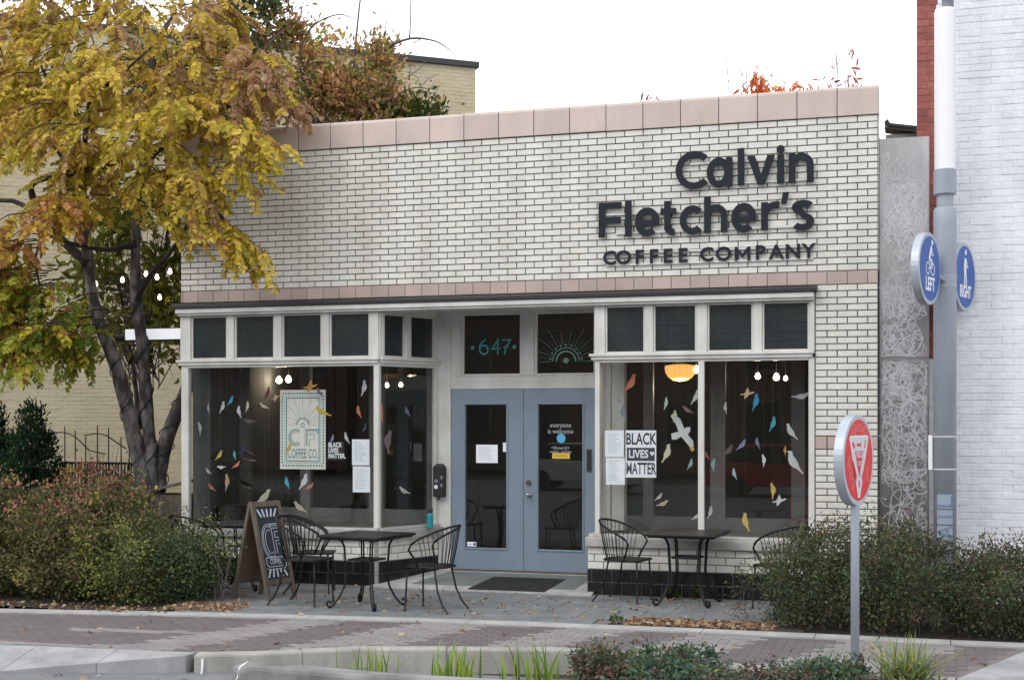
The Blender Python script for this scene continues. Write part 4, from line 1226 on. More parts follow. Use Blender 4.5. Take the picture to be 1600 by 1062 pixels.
ck.stroke([(.02, .52), (.02, .81), (.14, .81), (.14, .77), (.06, .77), (.06, .70), (.12, .70), (.12, .665), (.06, .665), (.06, .52)], .006, CKf, .0045, .006)
ck.stroke([(.10, .64), (.13, .60), (.15, .62), (.165, .56), (.145, .55), (.165, .50)], .006, CKf, .0045, .006)
ck.stroke([(-.14, .48), (.11, .48), (.14, .455), (.14, .40), (.12, .375), (-.11, .375), (-.14, .40)], .007, CKf, .0045, .006, closed=True)
ck.stroke([(-.15, .36), (-.12, .345), (.12, .345), (.16, .37), (.165, .43)], .006, CKf, .0045, .006)
part('chalk_drawing', ck, M['chalk'], ff)
part('chalk_word', text_mb('COFFEE', .085, lambda u, v, d: CKf(u, .428+v, d), .0045, .006, squash=.62), M['chalk'], ff)

# bottle, door mat, intercom box
bt = thing('water_bottle', 'turquoise metal water bottle with black lid standing on the left sill', 'bottle', (-5.43, .66, .664))
part('body', MB().lathe([(.034, 0), (.038, .006), (.038, .165), (.03, .182), (.028, .19)], 20), M['cyan'], bt, local=True, smooth=False)
part('lid', MB().lathe([(.03, .1905), (.03, .215), (.02, .22)], 16), M['black'], bt, local=True)
part('loop', MB().tube([(-.005, 0, .218), (0, 0, .235), (.02, 0, .245), (.038, 0, .238), (.04, 0, .222), (.022, 0, .214)], .006, 6), M['black'], bt, local=True)
def rz(y): return .018+.0835*(y+.15)
dm = thing('door_mat', 'black rubber doormat lying on the sloping entry slab', 'doormat', (-4.15, .1, rz(.1)))
part('mat_base', MB().hexa([(-4.66, -.13, rz(-.13)+.004), (-3.73, -.13, rz(-.13)+.004), (-3.67, .60, rz(.60)+.004), (-4.57, .60, rz(.60)+.004)],
                           [(-4.66, -.13, rz(-.13)+.014), (-3.73, -.13, rz(-.13)+.014), (-3.67, .60, rz(.60)+.014), (-4.57, .60, rz(.60)+.014)]), M['mat'], dm)
rbm = MB()
for i in range(9):
    y = -.05+.072*i; x0, x1 = -4.60+.008*i, -3.78+.006*i
    rbm.hexa([(x0, y, rz(y)+.0138), (x1, y, rz(y)+.0138), (x1, y+.03, rz(y+.03)+.0138), (x0, y+.03, rz(y+.03)+.0138)], [(x0, y, rz(y)+.018), (x1, y, rz(y)+.018), (x1, y+.03, rz(y+.03)+.018), (x0, y+.03, rz(y+.03)+.018)])
part('ribs', rbm, M['mat'], dm)
ib = thing('cup_dispenser', 'narrow black metal box with round stickers on the post left of the doors', 'wall box', (-5.38, .93, 1.05))
ibm = MB().box(-5.462, -5.318, .85, .955, 1.045, 1.42); ibm.hexa([(-5.462, .85, 1.4202), (-5.318, .85, 1.4202), (-5.318, .955, 1.4202), (-5.462, .955, 1.4202)], [(-5.425, .87, 1.46), (-5.355, .87, 1.46), (-5.355, .955, 1.46), (-5.425, .955, 1.46)])
part('case', ibm, M['black'], ib, bevel=.006)
for x, z, r_, m in ((-5.42, 1.17, .026, 'white'), (-5.418, 1.245, .024, 'pole'), (-5.345, 1.19, .02, 'pole'), (-5.345, 1.29, .02, 'pole')):
    part('sticker', disc_y(x, z, r_, .8475, .8495, 16), M[m], ib)
    if m == 'pole': part('sticker_ring', MB().stroke(arc(x, z, r_*.6, r_*.6, 0, 360, 14)[:-1], .006, lambda u, v, d: (u, .8475-d, v), 0, .0008, closed=True), M['black'], ib)
part('outlet', MB().lathe([(.012, 1.0), (.012, 1.045)], 8, (-5.40, .90, 0)), M['black'], ib)

# ================================================================== PAPERS AND POSTERS
def sheet(name, label, cat, x0, x1, z0, z1, Y, m, group=None, th=.0012):
    t = thing(name, label, cat, ((x0+x1)/2, Y, z0), group)
    part('sheet', MB().box(x0, x1, Y-th, Y, z0, z1), m, t)
    return t
def typed_lines(t, x0, x1, z0, z1, Y, n, m=None, seed=1):
    q = random.Random(seed); mb = MB()
    for i in range(n):
        z = z1-(z1-z0)*(i+.8)/(n+.6); e = x1-(x1-x0)*q.uniform(.05, .4); x = x0+.02
        while x < e-.02:
            w = q.uniform(.012, .035); mb.box(x, min(x+w, e), Y-.0022, Y-.0016, z-.003, z+.003); x += w+.008
    part('printed_lines', mb, m or M['ink'], t)
GY = .019
n1 = sheet('notice', 'upper white paper notice taped inside the left window by its corner post', 'notice', -6.215, -5.985, 1.462, 1.778, .04, M['paper'], 'paper notices on the glass'); typed_lines(n1, -6.2, -6.0, 1.5, 1.76, .04, 11, seed=2)
n2 = sheet('notice', 'lower white paper notice taped inside the left window by its corner post', 'notice', -6.205, -5.977, 1.132, 1.449, .04, M['paper'], 'paper notices on the glass'); typed_lines(n2, -6.19, -6.0, 1.16, 1.43, .04, 10, seed=3)
n3 = sheet('notice', 'upper white paper notice left of the hand lettered poster', 'notice', -3.046, -2.825, 1.588, 1.893, .04, M['paper'], 'paper notices on the glass'); typed_lines(n3, -3.03, -2.84, 1.62, 1.87, .04, 9, seed=4)
n4 = sheet('notice', 'lower white paper notice left of the hand lettered poster', 'notice', -3.036, -2.813, 1.268, 1.576, .04, M['paper'], 'paper notices on the glass'); typed_lines(n4, -3.02, -2.83, 1.30, 1.56, .04, 10, seed=5)
n5 = sheet('notice', 'white typed notice taped on the left blue door', 'notice', -4.932, -4.646, 1.474, 1.704, DY-.0065, M['paper'], 'paper notices on the glass'); typed_lines(n5, -4.91, -4.67, 1.50, 1.69, DY-.0065, 7, seed=6)
n6 = sheet('notice', 'narrow white card at the right edge of the left door glass', 'notice', -4.577, -4.529, 1.615, 1.732, DY-.0065, M['paper'], 'paper notices on the glass')
n7 = sheet('alarm_sticker', 'small white and blue sticker at the bottom of the left door glass', 'sticker', -5.052, -4.93, .418, .475, DY-.0065, M['white'])
part('blue_dot', disc_y(-4.952, .447, .018, DY-.0090, DY-.0078, 14), mat('sticker_navy', (.05, .06, .28), .5), n7)
part('blue_line', MB().box(-5.045, -4.985, DY-.0090, DY-.0078, .442, .450), M['sky_tint'], n7)
# right door lettering
dl = thing('door_lettering', 'white welcome lettering with a blue dot on the right door glass', 'window lettering', (-3.83, DY-.0065, 1.6))
DF = XZ(DY-.0064)
M['doorprint'] = mat('white_door_vinyl', (.45, .45, .46), .6)
part('word', text_mb('everyone', .085, lambda u, v, d: DF(-3.83+u*.86, 1.949+v, d), 0, .0012), M['doorprint'], dl)
part('word', text_mb('is welcome', .085, lambda u, v, d: DF(-3.83+u*.86, 1.872+v, d), 0, .0012), M['doorprint'], dl)
part('word', text_mb('<{hours}>', .06, lambda u, v, d: DF(-3.83+u*.95, 1.668+v, d), 0, .0012), M['doorprint'], dl)
part('word', text_mb('monday - saturday', .044, lambda u, v, d: DF(-3.83+u*.85, 1.622+v, d), 0, .0012), M['doorprint'], dl)
part('blue_dot', MB().prism([(-3.822+.056*math.cos(i*math.pi/14), 1.788+.058*math.sin(i*math.pi/14)) for i in range(28)], DF, 0, .001), M['sky_tint'], dl)
yc = sheet('yellow_card', 'yellow card with orange print on the right door glass', 'card', -3.936, -3.71, 1.535, 1.606, DY-.0065, M['yellow'])
q = random.Random(9); ol = MB(); x = -3.90
while x < -3.74:
    w = q.uniform(.008, .02); ol.box(x, x+w, DY-.0085, DY-.008, 1.563, 1.563+q.uniform(.012, .022)); x += w+.005
part('orange_print', ol, M['orangeink'], yc)

# black protest poster in the left window
bp = sheet('protest_poster', 'small black poster with white block letters in the left window', 'poster', -6.545, -6.322, 1.52, 1.75, .045, M['black'], 'protest posters in the windows')
BF = XZ(.0437)
for i, wd in enumerate(('BLACK', 'LIVES', 'MATTER.')):
    part('word', text_mb(wd, .078, lambda u, v, d, i=i: BF(-6.533+u*.75, 1.706-.068*i+v, d), 0, .001, align='LEFT', bold=.003), M['white'], bp)
# hand-lettered poster in the right window
hp = sheet('protest_poster', 'large hand lettered white poster with black letters in the right window', 'poster', -2.805, -2.448, 1.354, 1.894, .045, M['paper'], 'protest posters in the windows')
HF = XZ(.0437)
part('black_band', MB().box(-2.79, -2.465, .0428, .0436, 1.545, 1.695), mat('charcoal_marker', (.05, .055, .07), .8), hp)
mk = mat('marker_black', (.035, .04, .055), .8)
for wd, z, m, dd, sz in (('BLACK', 1.79, mk, 0, .185), ('LIVES', 1.62, M['white'], .0012, .125), ('MATTER', 1.45, mk, 0, .185)):
    part('word', text_mb(wd, sz, lambda u, v, d, z=z, dd=dd, wd=wd: HF((-2.626 if wd != 'LIVES' else -2.655)+u*(.62 if wd == 'BLACK' else (.80 if wd == 'LIVES' else .50)), z+v, d+dd), 0, .0008, bold=.004), m, hp)
hh = [(.0, -.028), (.026, .004), (.02, .02), (.008, .022), (0, .01), (-.008, .022), (-.02, .02), (-.026, .004)]
part('heart', MB().prism([(-2.495+a, 1.63+b) for a, b in hh], HF, .0012, .002), M['white'], hp)

# tall coffee poster
cp = sheet('coffee_poster', 'tall cream poster with a teal sunburst and large CF letters in the left window', 'poster', -7.313, -6.686, 1.396, 2.394, .30, M['postpaper'], th=.006)
PF0 = XZ(.294); pcx = -7.0
def PF(u, v, d): return PF0(pcx+u, 1.396+v, d)
pr = MB()
hw = .3135
for i in range(15):
    for v in (.045, .953):
        u = -.27+.54*i/14; pr.prism([(u-.011, v-.011), (u+.011, v-.011), (u+.011, v+.011), (u-.011, v+.011)], PF, 0, .001)
for i in range(1, 24):
    for u in (-.283, .283):
        v = .045+.908*i/24; pr.prism([(u-.011, v-.011), (u+.011, v-.011), (u+.011, v+.011), (u-.011, v+.011)], PF, 0, .001)
pr.stroke([(-.225, .10), (.225, .10), (.225, .895), (-.225, .895)], .012, PF, 0, .001, closed=True)
pr.stroke([(-.248, .078), (.248, .078), (.248, .917), (-.248, .917)], .004, PF, 0, .001, closed=True)
pr.stroke(arc(0, .555, .082, .082, 0, 180), .014, PF, 0, .001); pr.stroke(arc(0, .555, .10, .10, 0, 180), .005, PF, 0, .001)
pr.stroke(arc(0, .555, .022, .026, 0, 360, 18)[:-1], .010, PF, 0, .001, closed=True)
for a in (0, 25, 50, 70, 90, 110, 130, 155, 180):
    r1 = min(.205/max(abs(math.cos(R(a))), .01), .33/max(abs(math.sin(R(a))), .01)); r0 = .115 if a not in (0, 180) else .12
    pr.stroke([(r0*math.cos(R(a)), .555+r0*math.sin(R(a))), (r1*math.cos(R(a)), .555+r1*math.sin(R(a)))], .004, PF, 0, .001)
for a in (12, 37, 60, 80, 100, 120, 143, 168):
    for r0 in (.125, .15, .18, .215, .25):
        if r0*abs(math.cos(R(a))) > .2: continue
        u, v = r0*math.cos(R(a)), .555+r0*math.sin(R(a)); pr.prism([(u-.004, v-.004), (u+.004, v-.004), (u+.004, v+.004), (u-.004, v+.004)], PF, 0, .001)
for r_, w in ((.085, .014), (.105, .005), (.060, .008)):
    pr.stroke(arc(-.10, .40, r_*.95, r_*1.08, 48, 312, 24), w, PF, 0, .001)
pr.stroke([(.215, .505), (.035, .505), (.035, .30), (.095, .30), (.095, .375), (.16, .375), (.16, .43), (.095, .43), (.095, .455), (.215, .455)], .006, PF, 0, .001, closed=True)
pr.stroke([(.205, .488), (.06, .488), (.06, .305)], .014, PF, .0011, .0018)
part('teal_print', pr, M['teal'], cp)
part('word', text_mb('COFFEE CO.', .17, lambda u, v, d: PF(u*.45, .19+v, d), 0, .001), M['teal'], cp)

# ================================================================== PAPER BIRDS
BC_ = dict(blue=(.03, .28, .52), white=(.55, .56, .56), palegreen=(.36, .42, .36), cream=(.52, .49, .38), darkred=(.15, .02, .02), tan=(.50, .36, .22), orange=(.58, .27, .07),
           mauve=(.20, .13, .15), gold=(.52, .36, .06), yellow=(.60, .43, .10), brown=(.12, .09, .07), salmon=(.48, .15, .09), beige=(.47, .43, .31), cyan=(.06, .36, .47),
           coral=(.50, .16, .10), lavender=(.20, .19, .32), navy=(.03, .03, .15), purple=(.07, .06, .12), grey=(.25, .24, .24), slate=(.18, .20, .26), ice=(.30, .42, .44),
           lightgrey=(.42, .42, .44), redpink=(.42, .10, .08))
BSH = {'s': [(.54, .085), (.455, .125), (.43, .17), (.37, .195), (.30, .18), (.255, .13), (.10, .11), (-.08, .08), (-.22, .0), (-.34, -.035), (-.5, -.05), (-.505, -.105), (-.34, -.10), (-.20, -.12), (-.06, -.17), (.10, -.17), (.24, -.10), (.33, -.01), (.40, .06), (.455, .085)],
       'f': [(.5, .05), (.38, .12), (.22, .08), (.12, .14), (.08, .42), (-.04, .30), (-.14, .10), (-.30, .02), (-.5, .05), (-.42, -.06), (-.2, -.06), (-.26, -.34), (-.05, -.22), (.10, -.07), (.3, -.04), (.4, .02)],
       'h': [(.5, .04), (.30, .15), (.10, .11), (.06, .19), (-.02, .24), (-.07, .16), (-.05, .10), (-.30, .13), (-.5, .03), (-.46, -.04), (-.25, -.02), (-.06, -.05), (-.10, -.22), (.03, -.27), (.08, -.18), (.07, -.05), (.3, .0)]}
birds = [
 (-7.920, 0.12, 2.257, 0.130, 40, 's', 'blue', 1, 'bright blue paper bird high in the left window, tail pointing down left'),
 (-8.116, 0.26, 2.178, 0.139, 55, 's', 'white', 1, 'white paper bird tucked behind the bright blue one in the left window'),
 (-8.309, 0.26, 2.162, 0.107, -70, 's', 'palegreen', 0, 'pale green paper bird hanging upright near the left window edge'),
 (-7.794, 0.12, 2.118, 0.138, -65, 's', 'white', 0, 'slim white paper bird diving beside the bright blue one'),
 (-7.707, 0.16, 2.183, 0.121, 65, 's', 'cream', 1, 'cream paper bird standing upright between the blue bird and the red one'),
 (-7.419, 0.14, 2.343, 0.161, 50, 's', 'darkred', 1, 'dark red paper bird left of the tall coffee poster'),
 (-7.295, 0.14, 2.294, 0.112, 20, 'f', 'tan', 0, 'small tan paper bird with open wings at the left poster edge'),
 (-7.517, 0.26, 2.192, 0.122, -15, 's', 'cream', 0, 'cream paper bird below the dark red one'),
 (-6.821, 0.14, 2.427, 0.191, 5, 'f', 'orange', 0, 'orange paper bird with spread wings above the tall coffee poster'),
 (-6.690, 0.14, 2.355, 0.119, -40, 's', 'mauve', 0, 'mauve paper bird at the top right corner of the tall coffee poster'),
 (-6.647, 0.14, 2.116, 0.191, -15, 's', 'gold', 0, 'golden paper bird overlapping the right edge of the tall coffee poster'),
 (-7.118, 0.14, 1.669, 0.160, 45, 's', 'yellow', 1, 'yellow paper bird over the lower left of the tall coffee poster'),
 (-7.662, 0.16, 2.005, 0.162, 10, 's', 'brown', 0, 'large brown paper bird in the dim middle of the left window'),
 (-8.162, 0.26, 1.562, 0.131, 40, 's', 'yellow', 1, 'small yellow paper bird low on the left above a white one'),
 (-8.047, 0.12, 1.420, 0.122, 15, 's', 'white', 0, 'white paper bird with raised tail low in the left window'),
 (-7.839, 0.12, 1.447, 0.138, 20, 's', 'salmon', 1, 'salmon breasted paper bird low in the left window beside the houseplant'),
 (-8.275, 0.20, 1.358, 0.098, -30, 's', 'cream', 0, 'small cream paper bird low by the left window post'),
 (-8.263, 0.26, 1.151, 0.131, -25, 's', 'salmon', 0, 'salmon paper bird lowest by the left window post'),
 (-8.052, 0.26, 1.219, 0.197, 72, 's', 'tan', 1, 'slender tan paper bird hanging steeply by the houseplant'),
 (-7.504, 0.20, 1.043, 0.234, 30, 's', 'beige', 1, 'big beige paper bird perched just above the chalkboard'),
 (-6.989, 0.20, 0.923, 0.184, -25, 's', 'beige', 0, 'beige paper bird above the wire chair, right of the chalkboard'),
 (-7.136, 0.14, 1.228, 0.136, -60, 's', 'cyan', 0, 'turquoise paper bird below the tall coffee poster'),
 (-6.917, 0.14, 1.247, 0.191, 50, 's', 'white', 1, 'white paper bird with a pointed crest below the tall coffee poster'),
 (-6.838, 0.14, 1.185, 0.127, 20, 's', 'salmon', 1, 'salmon paper bird just under the coffee poster beside the white crested one'),
 (-6.381, 0.26, 1.790, 0.135, -50, 's', 'white', 0, 'white crested paper bird above the two white notices in the left window'),
 (-6.132, 0.20, 2.408, 0.174, 65, 's', 'white', 1, 'long white paper bird near the top right of the left window'),
 (-6.144, 0.09, 2.115, 0.133, -60, 's', 'coral', 0, 'coral paper bird in the upper right of the left window'),
 (-5.914, 0.25, 2.100, 0.205, -70, 's', 'coral', 0, 'large coral and orange paper bird behind the window corner post'),
 (-5.729, 0.66, 2.118, 0.121, -45, 's', 'lavender', 0, 'lavender paper bird high in the angled side window'),
 (-6.045, 0.80, 1.736, 0.261, -80, 's', 'mauve', 0, 'long mauve paper bird hanging in the angled side window'),
 (-5.814, 0.77, 1.121, 0.162, -10, 's', 'white', 0, 'white paper bird low in the angled side window'),
 (-6.534, 0.14, 1.775, 0.111, 50, 's', 'lavender', 1, 'lavender paper bird above the small black protest poster'),
 (-7.733, 0.09, 1.634, 0.121, 60, 's', 'navy', 1, 'navy blue paper bird in the middle of the left window'),
 (-7.879, 0.16, 1.567, 0.106, -65, 's', 'cyan', 0, 'small turquoise paper bird beside the navy one'),
 (-8.404, 0.20, 1.907, 0.148, 85, 's', 'white', 1, 'thin white paper bird edge on, leftmost in the left window'),
 (-6.149, 0.26, 1.910, 0.111, 50, 's', 'purple', 1, 'dark purple paper bird right of the small black protest poster'),
 (-2.789, 0.20, 2.435, 0.230, 42, 's', 'coral', 1, 'coral orange paper bird high in the right window, leftmost of its birds'),
 (-2.902, 0.20, 2.228, 0.082, -30, 's', 'grey', 0, 'tiny grey paper bird under the coral orange one'),
 (-2.857, 0.20, 2.094, 0.171, -65, 's', 'slate', 0, 'slate blue paper bird hanging above the hand lettered poster'),
 (-2.037, 0.26, 2.276, 0.162, 50, 's', 'white', 1, 'white paper bird partly behind the top of the right window mullion'),
 (-2.368, 0.20, 2.203, 0.125, 65, 's', 'palegreen', 1, 'slim pale green paper bird left of the flying white hawk'),
 (-2.095, 0.12, 2.128, 0.131, -20, 's', 'mauve', 0, 'dusky mauve paper bird near the right window mullion'),
 (-2.176, 0.16, 1.865, 0.425, -62, 'h', 'white', 0, 'big white paper hawk with orange wing tips in the right window'),
 (-2.341, 0.09, 1.631, 0.198, 55, 's', 'cream', 1, 'cream paper bird right of the hand lettered poster'),
 (-2.245, 0.09, 2.055, 0.124, 68, 's', 'palegreen', 1, 'thin pale green paper bird just above the white hawk'),
 (-2.073, 0.12, 1.508, 0.117, 52, 's', 'ice', 1, 'ice blue paper bird below the white hawk'),
 (-2.450, 0.20, 1.125, 0.103, 30, 's', 'cream', 1, 'cream paper bird hovering over a brown one low in the right window'),
 (-2.391, 0.12, 1.057, 0.132, 10, 's', 'tan', 1, 'tan paper bird under the cream one low in the right window'),
 (-2.007, 0.16, 0.915, 0.117, 25, 's', 'white', 1, 'white paper bird touching the left side of the right window mullion near the sill'),
 (-1.859, 0.20, 0.959, 0.131, 60, 's', 'white', 1, 'white paper bird just right of the mullion near the sill'),
 (-1.427, 0.16, 2.308, 0.145, 5, 'f', 'tan', 0, 'tan paper swallow with spread wings in the right pane'),
 (-1.345, 0.20, 2.214, 0.174, 62, 's', 'blue', 1, 'bright blue paper bird below the tan swallow'),
 (-0.846, 0.26, 2.284, 0.180, -5, 's', 'lightgrey', 1, 'pale grey paper bird at the upper right corner of the right window'),
 (-1.153, 0.20, 1.968, 0.151, 58, 's', 'cyan', 1, 'turquoise paper bird in the upper right part of the right pane'),
 (-0.945, 0.26, 1.881, 0.187, -42, 's', 'white', 0, 'white paper bird diving near the right edge of the right pane'),
 (-1.498, 0.16, 1.729, 0.138, 35, 's', 'lavender', 1, 'lavender paper bird in the middle of the right pane'),
 (-1.323, 0.26, 1.750, 0.116, -60, 's', 'lavender', 0, 'lavender grey paper bird hanging steeply in the middle of the right pane'),
 (-1.663, 0.26, 1.661, 0.161, 35, 's', 'brown', 1, 'dark brown paper bird just right of the mullion'),
 (-0.905, 0.20, 1.538, 0.258, -45, 's', 'white', 0, 'large white paper bird low near the brick pier'),
 (-1.016, 0.26, 1.665, 0.094, -75, 's', 'orange', 0, 'small orange paper bird above the large white one near the pier'),
 (-1.244, 0.12, 1.559, 0.122, 80, 's', 'white', 1, 'thin white paper bird left of the large white one near the pier'),
 (-1.441, 0.16, 0.862, 0.188, -62, 's', 'yellow', 0, 'yellow paper bird lowest in the right pane above the sill'),
 (-1.064, 0.09, 1.111, 0.143, 10, 'f', 'white', 0, 'white paper hummingbird low in the right pane'),
 (-1.148, 0.16, 1.220, 0.158, 80, 's', 'yellow', 1, 'thin yellow paper bird above the white hummingbird'),
 (-1.897, 0.26, 1.601, 0.088, -50, 's', 'redpink', 0, 'small pinkish red paper bird beside the mullion'),
 (-1.804, 0.12, 1.503, 0.131, -80, 's', 'ice', 0, 'thin ice blue paper bird right of the small red one'),
 (-1.570, 0.16, 1.402, 0.116, -60, 's', 'ice', 0, 'ice blue paper bird in the dim lower middle of the right pane'),
 (-1.685, 0.26, 2.150, 0.117, -72, 's', 'palegreen', 0, 'thin pale green paper bird left of the tan swallow'),
]
bq = random.Random(21)
for x, y, z, l, tilt, kind, col, fl, lab in birds:
    l *= 1.16
    t = thing('paper_bird', lab, 'paper bird', (x, y, z), 'paper birds hanging in the shop windows', R(bq.uniform(-16, 16)))
    c_, s_ = math.cos(R(tilt)), math.sin(R(tilt))
    sh = [(a*l, b*l*(1.08 if kind == 's' else 1)) for a, b in BSH[kind]]
    if not fl and kind == 's': sh = [(-a, b) for a, b in sh]
    ptsr = [(a*c_-b*s_, a*s_+b*c_) for a, b in sh]
    mb = MB().prism(ptsr, lambda u, v, d: (u, -d, v), -.001, .001)
    me = mb.mesh('body'); me.materials.append(M['paperbird'])
    set_tint(me, np.array(BC_[col], dtype=np.float32)*bq.uniform(.85, 1.1))
    o = bpy.data.objects.new('body', me); link(o); o.parent = t
    hi = max(ptsr, key=lambda p: p[1])
    part('thread', MB().tube([(hi[0]*.3, .0, hi[1]*.5), (0, .0, 3.6-z)], .0007, 3), M['thread'], t, local=True)
    if kind == 'h':
        w = MB()
        for e in (.44, -.44):
            q0 = [(e-.06, .09), (e+.06 if e > 0 else e-.06, .03), (e, -.02), (e-.02, .05)]
            w.prism([((a*l)*c_-(b*l)*s_, (a*l)*s_+(b*l)*c_) for a, b in [(e-.05, .10), (e+.05, .08), (e+.05, .0), (e-.05, -.01)]], lambda u, v, d: (u, -d, v), .0012, .002)
        me = w.mesh('wing_tip'); me.materials.append(M['paperbird']); set_tint(me, np.array((.60, .34, .08), dtype=np.float32))
        o = bpy.data.objects.new('wing_tip', me); link(o); o.parent = t

# ================================================================== INSIDE THE SHOP
def lamp_light(t, p, w):
    d = bpy.data.lights.new('lamp_glow', 'POINT'); d.energy = w; d.color = (1.0, .80, .56); d.shadow_soft_size = .05
    o = bpy.data.objects.new('lamp_glow', d); link(o); o.parent = t; o.location = Vector(p)-wloc(t)
def bulb(x, y, z, label, r=.045, m='bulb'):
    t = thing('light_bulb', label, 'light bulb', (x, y, z), 'bare bulbs lit inside the shop')
    part('globe', MB().lathe([(.012, r*1.25), (r*.6, r*.85), (r, 0), (r*.85, -r*.55), (r*.45, -r*.92), (.004, -r)], 14, (x, y, z)), M[m], t, smooth=True)
    part('cord', MB().tube([(x, y, z+r*1.2), (x, y, 3.74)], .006, 5), M['black'], t)
    lamp_light(t, (x, y-r-.03, z), 3200*r*r*r*14)
bulb(-8.186, 2.0, 2.575, 'lit bulb above the tall coffee poster, left of a pair'); bulb(-8.040, 2.0, 2.585, 'lit bulb above the tall coffee poster, right of a pair')
bulb(-6.70, 2.0, 2.50, 'lit bulb seen right beside the window corner post', .04); bulb(-6.555, 2.0, 2.49, 'dimmer lit bulb in the angled window, left of two', .03); bulb(-6.35, 2.0, 2.495, 'dimmer lit bulb in the angled window, right of two', .03)
bulb(-2.30, 2.0, 2.655, 'lit bulb overlapping the amber bowl lamp', .045); bulb(-2.03, 2.0, 2.645, 'bright lit bulb right of the window mullion', .048); bulb(-1.522, 2.0, 2.565, 'lit bulb in the right pane, left of a close pair', .036)
bulb(-1.29, 2.0, 2.552, 'lit bulb in the right pane, brighter of the pair by the pier', .042); bulb(-1.175, 2.0, 2.535, 'small dim bulb nearest the pier in the right pane', .028)
pl = thing('bowl_lamp', 'large amber glass bowl lamp glowing behind the top of the right window', 'pendant lamp', (-2.437, 1.6, 2.5))
part('bowl', MB().lathe([(.02, .0), (.09, .012), (.15, .05), (.185, .10), (.195, .16), (.19, .195), (.10, .21)], 24, (-2.437, 1.6, 2.50)), M['schoollamp'], pl, smooth=True)
part('stem', MB().tube([(-2.437, 1.6, 2.71), (-2.437, 1.6, 3.74)], .015, 8), M['black'], pl)
lamp_light(pl, (-2.437, 1.6, 2.42), 9)
hpnt = thing('houseplant', 'dark leafy houseplant in a pot behind the left window', 'houseplant', (-8.12, .52, .70))
part('pot', MB().lathe([(.13, 0), (.17, .02), (.19, .20), (.20, .21), (.17, .215)], 16), M['terracotta'], hpnt, local=True)
hl = MB(); hs = MB()
for i in range(11):
    a = bq.uniform(0, 6.28); h = bq.uniform(.45, 1.0); rr = bq.uniform(.10, .28)
    if rr*math.sin(a) > .2: continue
    tip = Vector((rr*math.cos(a)*.8, rr*math.sin(a)*.6, h))
    hs.tube([(0, 0, .2), tip*.6+Vector((0, 0, .12)), tip], .008, 5)
    dr = Vector((math.cos(a), math.sin(a)*.6, -.35)).normalized(); sd_ = Vector((-math.sin(a), math.cos(a), 0))
    lf_ = [(0, 0), (.3, .5), (.65, .42), (1, 0), (.65, -.42), (.3, -.5)]
    L_ = bq.uniform(.18, .28)
    vs = [tip+dr*u*L_+sd_*v*L_*.75-Vector((0, 0, .25*L_*abs(v))) for u, v in lf_]
    hl.add([tuple(p) for p in vs], [(0, 1, 2, 3), (0, 3, 4, 5)])
part('stem', hs, M['greenpot'], hpnt, local=True); part('leaves', hl, M['greenpot'], hpnt, local=True)
# simple dark furniture deeper in the room
for nm, lab, x, y in (('cafe_table', 'dim round table inside behind the right window', -1.55, 2.4), ('cafe_table', 'dim round table inside behind the left window', -6.9, 2.0)):
    t = thing(nm, lab, 'table', (x, y, .135), 'tables inside the shop')
    part('top', MB().lathe([(.35, .72), (.36, .73), (.36, .75), (.35, .755)], 24), M['darkcloth'], t, local=True)
    part('pedestal', MB().lathe([(.22, 0), (.2, .02), (.04, .05), (.035, .70), (.1, .72)], 16), M['black'], t, local=True)
rc = thing('red_chair', 'dim red padded chair inside behind the right window', 'chair', (-.95, 2.3, .135))
part('seat', MB().box(-.22, .22, -.22, .22, .40, .47), M['redcloth'], rc, local=True, bevel=.02); part('backrest', MB().box(-.22, .22, .17, .23, .50, .92), M['redcloth'], rc, local=True, bevel=.02)
for a in (-.19, .19):
    for b in (-.19, .19): part('leg', MB().tube([(a, b, .40), (a*1.05, b*1.05, 0)], .016, 6), M['black'], rc, local=True)

# ================================================================== VEGETATION
def np_mesh(name, V, F, tint, m):
    """V (n,3), F (k,4) quads"""
    me = bpy.data.meshes.new(name)
    n, k = len(V), len(F)
    me.vertices.add(n); me.vertices.foreach_set("co", np.asarray(V, dtype=np.float32).ravel())
    me.loops.add(4*k); me.loops.foreach_set("vertex_index", np.asarray(F, dtype=np.int32).ravel())
    me.polygons.add(k); me.polygons.foreach_set("loop_start", np.arange(0, 4*k, 4, dtype=np.int32))
    try: me.polygons.foreach_set("loop_total", np.full(k, 4, dtype=np.int32))
    except Exception: pass
    me.update(calc_edges=True); me.validate()
    set_tint(me, tint); me.materials.append(m)
    return me
def unit(v): return v/np.maximum(np.linalg.norm(v, axis=1, keepdims=True), 1e-9)
def leaves_geo(P, D, S, asp, fold=.25):
    """diamond leaves, two quads each folded along the midrib. P base points, D directions, S lengths"""
    n = len(P)
    up = unit(nrng.normal(size=(n, 3))+np.array([0, -.4, .8]))
    side = unit(np.cross(D, up)); nor = np.cross(side, D)
    S = S[:, None]; w = S*asp
    b = P; t = P+D*S+nor*S*-.12
    l1 = P+D*S*.33+side*w*.48+nor*w*fold; l2 = P+D*S*.68+side*w*.40+nor*w*fold*.8
    r1 = P+D*S*.33-side*w*.48+nor*w*fold; r2 = P+D*S*.68-side*w*.40+nor*w*fold*.8
    V = np.stack([b, r1, r2, t, l2, l1], axis=1).reshape(-1, 3)
    o = (np.arange(n)*6)[:, None]
    F = np.concatenate([o+np.array([0, 1, 2, 3]), o+np.array([0, 3, 4, 5])], axis=1).reshape(-1, 4)
    return V, F
